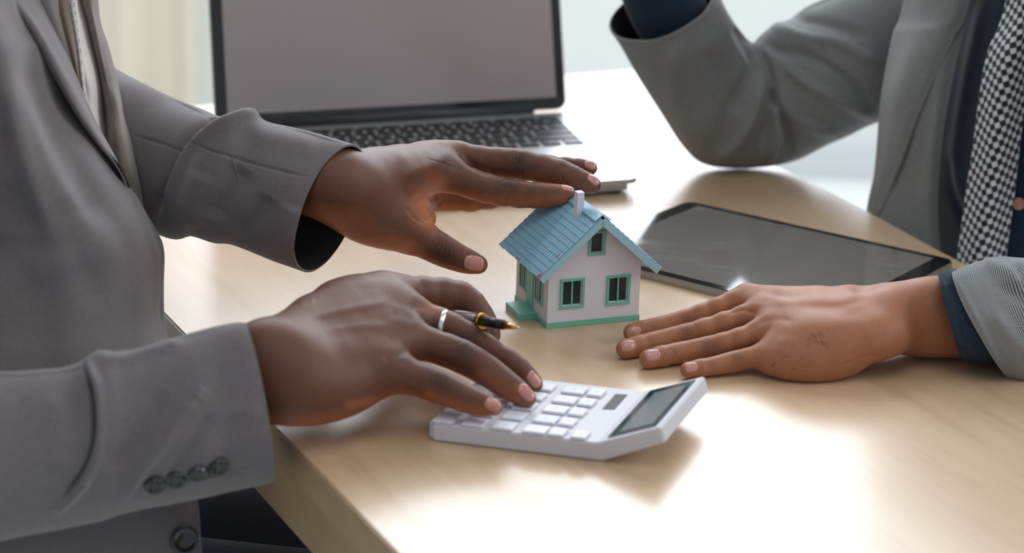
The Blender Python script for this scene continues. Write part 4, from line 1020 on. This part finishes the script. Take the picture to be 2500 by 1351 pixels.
cloth('placket', patch(pk, 24, 80), MAT['placket'], shirt, [], .0005, (.0001, 60, 5))
tr = [[(150, -200, 1.3965), (164, -200, 1.3945), (178, -200, 1.3975)], [(165, 0, 1.3955), (176, 0, 1.3935), (188, 0, 1.3965)], [(175, 60, 1.3955), (184, 60, 1.3935), (194, 60, 1.3965)], [(185, 120, 1.3955), (193, 120, 1.3935), (202, 120, 1.3965)], [(195, 190, 1.3965), (200, 190, 1.3945), (207, 190, 1.3975)], [(204, 236, 1.3995), (205, 236, 1.3985), (207, 236, 1.3995)]]
trim = cloth('trim', patch(tr, 16, 80), MAT['shirt'], shirt, [], .0012, (.0001, 60, 5))
tt = tree_of(np.array([v.co[:] for v in trim.data.vertices]), np.array([p.vertices[:] for p in trim.data.polygons]))
Ltr = np.array([(176, 8), (184, 60), (193, 120), (200, 190), (205, 232)], float); Lc = cr(Ltr, 11)
bm = bmesh.new()
for i in range(10):
    (x, y), (x2, y2) = Lc[i], Lc[i+1]
    w_ = 7.2*(1-i/16)
    for q in ([(x-w_, y+2), (x+w_*.7, y-2), (x+w_*.9, y+9), (x-w_*.6, y+12)], [(x-w_*.5, y+14), (x+w_*.9, y+12.5), (x+w_*.9, y+14), (x-w_*.4, y+16)]):
        vv = []
        for a_, b_ in q:
            h_ = tt.ray_cast(Vector(O), Vector(ray(a_, b_)).normalized())
            if h_[0] is None: break
            vv.append(bm.verts.new(h_[0]+(Vector(O)-h_[0]).normalized()*.0004))
        if len(vv) == 4: bm.faces.new(vv)
o_ = bm_obj('trim_pattern', bm, MAT['trimdark'], trim); o_['kind'] = 'stuff'
# trousers
def tube_m(segs, res=.006):
    spec = dict(fingers=[segs[0]], palm=segs[1:] or [segs[0]], kp=.03, kf=.03); return hand_mesh(spec, res)
hipR, hipL = Yp(150, 1540, 1.345), Yp(150, 1450, 1.52)
kneeR, kneeL = Yp(1050, 1615, 1.33), Yp(1050, 1430, 1.54)
Vq, Qq = tube_m([[(hipR, .078), (kneeR, .072)], [(hipL, .095), (kneeL, .085)], [(hipR, .09), (hipL, .1)], [(kneeR, .06), (kneeR+np.array([.0, 0, -.42]), .05)], [(kneeL, .06), (kneeL+np.array([.0, .02, -.42]), .05)]])
Vq = smooth(Vq, Qq, 3)
fast_mesh('trousers', Vq, Qq, MAT['trouser'], man)

# ------------------------------------------------------------------ right-hand person
wom = empty('person', (.55, 1.68, 0), 'person in grey checked jacket with navy shirt and gingham tie', 'person')
linesA = kn(hA, (515, 430), -.2, 1, 5, 15, 52, -.0004, 1.4) + kn(hA, (522, 515), -.2, 1, 5, 15, 58, -.0004, 1.4) + kn(hA, (655, 592), -.2, 1, 5, 15, 58, -.0004, 1.4) + kn(hA, (820, 662), -.2, 1, 5, 13, 48, -.0004, 1.4)
linesA += kn(hA, (315, 470), -.2, 1, 3, 11, 38, -.0002, 1.3) + kn(hA, (305, 560), -.2, 1, 3, 11, 38, -.0002, 1.3) + kn(hA, (445, 622), -.2, 1, 3, 11, 36, -.0002, 1.3) + kn(hA, (670, 690), -.2, 1, 3, 11, 32, -.0002, 1.3)
linesA += [([hA.px(900, 262), hA.px(1080, 300), hA.px(1220, 350), hA.px(1420, 350), hA.px(1600, 290)], -.0008, 13), ([hA.px(960, 300), hA.px(1100, 315), hA.px(1230, 330)], .0006, 10),
           ([hA.px(880, 345), hA.px(960, 350), hA.px(1080, 330), hA.px(1200, 350)], .0006, 10), ([hA.px(960, 425), hA.px(1080, 420)], .0004, 9), ([hA.px(880, 500), hA.px(1000, 430), hA.px(1150, 440)], -.0008, 10),
           ([hA.px(1040, 560), hA.px(1180, 560)], .0004, 12), ([hA.px(1050, 700), hA.px(1085, 665), hA.px(1115, 650)], -.0006, 2.5), ([hA.px(1010, 715), hA.px(1040, 690)], -.0006, 2), ([hA.px(1150, 735), hA.px(1145, 715)], -.0006, 2),
           ([hA.px(1440, 700), hA.px(1560, 655), hA.px(1640, 640)], -.0005, 5), ([hA.px(760, 400), hA.px(850, 380), hA.px(930, 400)], -.0008, 6)]
spotsA = [(515, 430, 50, .5), (522, 515, 54, .5), (655, 595, 56, .5), (820, 665, 48, .42), (315, 470, 38, .35), (305, 560, 38, .35), (445, 625, 38, .35), (670, 695, 34, .3), (960, 330, 60, .15)]
palmsA = [([(1000, 740), (1300, 740)], 22, .5), ([(120, 640), (200, 660)], 30, .5), ([(255, 700), (350, 720)], 28, .5), ([(500, 755), (640, 775), (900, 755)], 24, .5)]
VA, QA, TA = build_hand(hA, specA, linesA, spotsA, palmsA)
ua = [(Yp(1616, 22, 1.859), .024), (Yp(1705, 175, 1.895), .018), (Yp(1815, 255, 1.910), .018), (Yp(1920, 224, 1.904), .023), (Yp(2080, 148, 1.924), .026), (Yp(2300, 40, 1.984), .03)]
na = [(Yp(2450, 785, 1.378), .026), (Yp(2620, 805, 1.40), .030), (Yp(2835, 760, 1.43), .036), (Yp(2920, 475, 1.48), .04), (Yp(2920, 0, 1.55), .045)]
tu, tl_ = Yp(2760, -300, 1.84), Yp(2760, 650, 1.86)
Vt, Qt, Vj2, Qj2 = two_bodies([na, ua, [(tu, .11), (tl_, .11)], [(tl_, .11), (tl_+np.array([0, 0, -.25]), .12)], [na[-1], (tu, .10), ua[-1]]])
# the raised hand above the elbow sleeve, relaxed and half curled
hD = Hand(); e_ = hD.y; D_f = []
for k, (mx, my, Y, sc) in enumerate(((1452, -272, 1.825, .94), (1478, -290, 1.845, 1.0), (1505, -288, 1.866, .95), (1530, -270, 1.886, .8))):
    D_f.append([e_(mx-168*sc, my+38*sc, Y, 16*sc), e_(mx-150*sc, my-14*sc, Y, 18*sc), e_(mx-92*sc, my-66*sc, Y, 20*sc), e_(mx, my, Y, 23)])
D_f.append([e_(1405, -165, 1.812, 17), e_(1440, -165, 1.814, 21), e_(1500, -130, 1.825, 24), e_(1560, -80, 1.85, 30)])
D_p = [[e_(1452+26*k, (-272, -290, -288, -270)[k], 1.825+.0205*k, 24), e_(1520+14*k, -170, 1.838+.012*k, 30), e_(1578+6*k, -70, 1.852+.005*k, 38)] for k in range(4)]
D_p += [[e_(1585, -60, 1.86, 50), e_(1612, 0, 1.865, 52), e_(1650, 90, 1.88, 50)]]
VD, QD = hand_mesh(dict(fingers=D_f, palm=D_p, kf=.010, kp=.014), .001); VD = smooth(VD, QD, 3); ND = normals(VD, QD)
bodyA = body_object('body', [(VA, QA, TA), (VD, QD, tone_from(VD, ND, hD, [], [])), (Vt, Qt, None)], MAT['skin2'], wom)
tA = tree_of(VA, QA)
for x, y, ln_, wd_ in ((207, 508, .0120, .0098), (175, 585, .0122, .0102), (318, 638, .0120, .0100), (545, 712, .0098, .0084)): nail(bodyA, tA, hA, x, y, -1, .22, ln_, wd_, MAT['nail2'])
# jacket of the right-hand person
rows = []
for y, xs, Ys in ((-350, (2260, 2310, 2370, 2440), (1.83, 1.79, 1.76, 1.76)), (0, (2207, 2260, 2320, 2372), (1.82, 1.775, 1.745, 1.75)), (80, (2182, 2240, 2305, 2352), (1.82, 1.775, 1.742, 1.745)), (150, (2167, 2225, 2290, 2336), (1.82, 1.773, 1.738, 1.74)),
                  (230, (2152, 2210, 2278, 2320), (1.82, 1.77, 1.735, 1.738)), (310, (2145, 2200, 2268, 2305), (1.82, 1.768, 1.732, 1.735)), (400, (2138, 2195, 2262, 2295), (1.82, 1.765, 1.73, 1.735)), (520, (2116, 2180, 2255, 2290), (1.82, 1.765, 1.73, 1.735)),
                  (640, (2105, 2180, 2260, 2298), (1.82, 1.765, 1.73, 1.735)), (900, (2090, 2180, 2270, 2320), (1.82, 1.765, 1.73, 1.735))):
    rows.append([(x, y, Y) for x, Y in zip(xs, Ys)])
hb = bmesh.new()
for k in range(24):
    x0 = hA.px(1215+random.random()*130, 500+random.random()*95); ang = random.uniform(1.9, 2.9); L_ = random.uniform(6, 15); pts_ = []
    for q in range(5):
        h_ = tA.ray_cast(Vector(O), Vector(ray(x0[0]-math.cos(ang+q*.12)*L_*q/4*-1*-1, x0[1]+math.sin(ang)*L_*q/4)).normalized())
        if h_[0] is None: break
        pts_.append(h_[0]+h_[1]*(.0002+.0003*q/4))
    if len(pts_) == 5: tube(hb, pts_, [.00007, .00007, .00006, .00005, .00003], 4)
ho = bm_obj('hand_hair', hb, MAT['black'], bodyA, True); ho['kind'] = 'stuff'
jk = cloth('jacket', patch(rows, 90, 200), [MAT['checkfar'], MAT['lining']], wom, [([(2300, 200), (2250, 350), (2230, 500)], -.002, 20)], .002, (.0008, 45, 2))
lr = [[(2255, -350, 1.81), (2320, -350, 1.765), (2385, -350, 1.75), (2440, -350, 1.755)], [(2206, 0, 1.812), (2262, 0, 1.765), (2325, 0, 1.738), (2370, 0, 1.742)], [(2181, 80, 1.812), (2235, 80, 1.763), (2290, 80, 1.738), (2330, 90, 1.738)],
      [(2166, 150, 1.812), (2212, 150, 1.762), (2262, 150, 1.738), (2300, 155, 1.736)], [(2151, 230, 1.812), (2190, 230, 1.765), (2232, 230, 1.742), (2262, 235, 1.738)], [(2144, 310, 1.812), (2172, 310, 1.775), (2205, 310, 1.752), (2228, 315, 1.745)],
      [(2137, 400, 1.812), (2156, 400, 1.785), (2176, 400, 1.768), (2194, 405, 1.757)], [(2122, 490, 1.812), (2134, 490, 1.80), (2146, 490, 1.79), (2158, 495, 1.78)], [(2112, 540, 1.812), (2118, 540, 1.805), (2124, 540, 1.80), (2130, 545, 1.797)]]
cloth('lapel', patch(lr, 60, 160), [MAT['checkfar'], MAT['lining']], jk, [], .0026, (.0004, 60, 3))
cb = fast_mesh('jacket_body', Vj2, Qj2, MAT['checkfar'], None); attach(cb, jk)
# other front of the jacket, right of the tie (out of frame)
rows = [[(2640, -350, 1.66), (2760, -350, 1.62), (2950, -350, 1.62), (3050, -350, 1.75)], [(2620, 100, 1.64), (2740, 100, 1.60), (2950, 100, 1.60), (3050, 100, 1.75)], [(2620, 500, 1.64), (2740, 500, 1.60), (2950, 500, 1.60), (3050, 500, 1.75)], [(2640, 900, 1.66), (2760, 900, 1.62), (2950, 900, 1.62), (3050, 900, 1.75)]]
cloth('front_panel', patch(rows, 40, 60), [MAT['checkfar'], MAT['lining']], jk, [], .002)
# elbow sleeve
s3 = [((1745, -28), (1487, 72), 1.855, .8, (-.004, .036, .016)), ((1766, 12), (1512, 108), 1.860, .8, (-.002, .037, .012)), ((1788, 52), (1545, 160), 1.866, .82, (0, .038, .008)), ((1815, 85), (1608, 262), 1.884, .82, (0, .040, .006)), ((1832, 102), (1665, 352), 1.892, .8, (0, .040, .004)),
      ((1840, 104), (1712, 398), 1.896, .78, (0, .036, 0)), ((1848, 100), (1790, 411), 1.900, .78, (0, .036, 0)), ((1862, 86), (1878, 404), 1.904, .8, (.002, .037, 0)), ((1890, 62), (1950, 386), 1.908, .8, (.004, .04, 0)), ((1940, 44), (2010, 352), 1.913, .82), ((1975, 18), (2060, 332), 1.918, .85), ((2040, -8), (2120, 304), 1.920, .85), ((2110, -40), (2190, 280), 1.935, .85), ((2250, -120), (2330, 240), 1.960, .85), ((2400, -260), (2480, 120), 1.980, .85), ((2500, -420), (2650, -50), 1.980, .85)]
l3 = [([(1845, 100), (1868, 150), (1885, 210), (1880, 290), (1850, 370)], -0.0085, 11), ([(1880, 205), (1905, 280), (1925, 330), (1930, 385)], -0.0080, 11), ([(1862, 190), (1900, 240), (1960, 300), (2050, 330)], 0.0042, 14),
      ([(1860, 200), (1840, 280), (1800, 350), (1740, 395)], 0.0057, 14), ([(1900, 250), (1895, 330), (1880, 395)], 0.0066, 10), ([(1850, 90), (1900, 120), (1980, 140), (2060, 190), (2130, 260)], -0.0057, 13), ([(1880, 60), (1950, 90), (2060, 110), (2150, 170)], 0.0057, 16),
      ([(1900, 150), (1980, 210), (2080, 260), (2140, 290)], 0.0047, 14), ([(1940, 45), (2030, 60), (2120, 90)], -0.0038, 12), ([(1650, 100), (1640, 190), (1660, 280), (1700, 360)], 0.0042, 22), ([(1720, 120), (1770, 200), (1800, 280)], -0.0034, 22), ([(1790, 60), (1830, 130), (1860, 190)], -0.0038, 12), ([(1560, 120), (1650, 75), (1740, 20)], 0.0015, 10)]
sl3 = cloth('sleeve', loft(s3, 220, 360), [MAT['checkfar'], MAT['lining']], jk, l3, .0018, (.001, 42, 9))
# near sleeve
s4 = [((2325, 664), (2478, 930), 1.376, .9, (.010, .034, -.004)), ((2352, 652), (2505, 940), 1.377, .9, (.010, .035, -.003)), ((2385, 643), (2535, 952), 1.379, .9, (.008, .037, 0)), ((2440, 633), (2580, 965), 1.383, .9, (.006, .038, 0)), ((2520, 632), (2640, 985), 1.39, .85), ((2650, 640), (2740, 1000), 1.41, .85), ((2760, 560), (2920, 980), 1.43, .85), ((2780, 350), (3060, 600), 1.48, .9), ((2760, 50), (3080, 150), 1.53, .9), ((2740, -300), (3080, -280), 1.58, .9)]
l4 = [([(2330, 675), (2390, 790), (2440, 890)], 0.0010, 8), ([(2400, 640), (2450, 660), (2510, 700)], 0.0026, 18), ([(2430, 690), (2480, 720), (2530, 760)], -0.0023, 16), ([(2420, 760), (2470, 820), (2520, 880)], 0.0026, 20), ([(2480, 640), (2500, 690), (2540, 730)], -0.0026, 10)]
sl4 = cloth('sleeve', loft(s4, 220, 300), [MAT['check'], MAT['lining']], jk, l4, .0016, (.0006, 45, 3))
# navy shirt
rows = []
for y, xs, Ys in ((-350, (2230, 2450, 2600, 2800), (1.90, 1.745, 1.71, 1.74)), (0, (2235, 2420, 2560, 2760), (1.89, 1.74, 1.70, 1.72)), (200, (2210, 2390, 2530, 2740), (1.88, 1.735, 1.69, 1.71)), (400, (2190, 2360, 2510, 2740), (1.87, 1.73, 1.685, 1.71)), (560, (2185, 2350, 2490, 2740), (1.86, 1.73, 1.68, 1.71)), (900, (2185, 2350, 2480, 2740), (1.86, 1.73, 1.68, 1.71))):
    rows.append([(x, y, Y) for x, Y in zip(xs, Ys)])
shirtA = cloth('shirt', patch(rows, 80, 120), MAT['navy'], wom, [([(2405, -20), (2360, 200), (2330, 400), (2340, 500)], .003, 14), ([(2320, 380), (2330, 480), (2370, 570)], -.003, 10)], .0014, (.001, 40, 6))
# tie
rows = [[(2505, -350, 1.70), (2550, -350, 1.675), (2600, -350, 1.69)], [(2455, 0, 1.695), (2510, 0, 1.670), (2560, 0, 1.685)], [(2410, 130, 1.69), (2468, 130, 1.665), (2525, 130, 1.68)], [(2387, 260, 1.687), (2445, 260, 1.662), (2503, 260, 1.677)], [(2373, 370, 1.685), (2430, 370, 1.660), (2489, 370, 1.675)],
        [(2359, 460, 1.684), (2420, 460, 1.659), (2479, 460, 1.674)], [(2346, 560, 1.682), (2405, 560, 1.657), (2466, 560, 1.672)], [(2333, 650, 1.68), (2392, 650, 1.655), (2455, 650, 1.67)], [(2325, 800, 1.68), (2385, 800, 1.655), (2445, 800, 1.67)]]
cloth('tie', patch(rows, 50, 140), MAT['tie'], wom, [], .003, (.0002, 40, 1))
tS = tree_of(np.array([v.co[:] for v in shirtA.data.vertices]), np.array([p.vertices[:] for p in shirtA.data.polygons]))
button(shirtA, tS, 2487, 497, .0052, MAT['nail2'])
# shirt cuffs
s5 = [((2290, 671), (2347, 873), 1.376, .9, (.004, .029, 0)), ((2300, 668), (2357, 876), 1.376, .9, (.004, .0295, 0)), ((2322, 663), (2385, 880), 1.377, .9, (.004, .0295, 0)), ((2400, 655), (2470, 890), 1.38, .9, (.004, .029, 0)), ((2520, 665), (2570, 900), 1.39, .9, (.004, .029, 0))]
l5 = [([(2298, 668), (2330, 720), (2352, 800), (2358, 873)], -.0006, 3), ([(2300, 700), (2325, 690)], .0006, 3), ([(2320, 735), (2345, 725)], .0007, 4), ([(2335, 790), (2352, 785)], .0006, 4), ([(2343, 840), (2362, 838)], .0006, 4)]
cloth('shirt_cuff', loft(s5, 150, 60), [MAT['denim'], MAT['denim']], shirtA, l5, .0014, (.0004, 220, 3))
s6 = [((1668, -110), (1500, -50), 1.85, .8, (-.003, .028, .01)), ((1680, -80), (1510, -20), 1.852, .8, (-.003, .028, .01)), ((1720, -5), (1545, 60), 1.86, .8, (-.003, .028, .01)), ((1750, 60), (1595, 150), 1.872, .8, (0, .029, .008)), ((1775, 120), (1660, 250), 1.882, .8, (0, .03, .005))]
cloth('shirt_cuff', loft(s6, 90, 50), [MAT['navy'], MAT['navy']], shirtA, [], .0014, (.0003, 120, 3))
# ring
rp = (Yp(*hC.px(1590, 458), 1.286))
axis = (C_f[2][3][0]-C_f[2][5][0]); axis /= np.linalg.norm(axis)
hit = tC.ray_cast(Vector(O), Vector(ray(*hC.px(1592, 455))).normalized())[0]
cen = C_f[2][5][0]+axis*float((np.array(hit)-C_f[2][5][0])@axis)
rr_ = np.linalg.norm(np.array(hit)-cen)+.0002
bm = bmesh.new(); a1 = Vector(axis).orthogonal().normalized(); b1 = Vector(axis).cross(a1); n = 72; prof = [(-.0019, 0), (-.0015, .0009), (0, .0012), (.0015, .0009), (.0019, 0), (.0015, -.0004), (-.0015, -.0004)]
rings = [[bm.verts.new(Vector(cen)+(a1*math.cos(2*math.pi*k/n)+b1*math.sin(2*math.pi*k/n))*(rr_+dr_)+Vector(axis)*(dx_+.0006*math.sin(6*math.pi*k/n))) for dx_, dr_ in prof] for k in range(n)]
for k in range(n):
    for j in range(7): bm.faces.new((rings[k][j], rings[k][(j+1) % 7], rings[(k+1) % n][(j+1) % 7], rings[(k+1) % n][j]))
bmesh.ops.recalc_face_normals(bm, faces=bm.faces)
tag(bm_obj('ring', bm, MAT['silver'], None, True), 'wavy silver ring on the finger beneath the pen', 'ring')
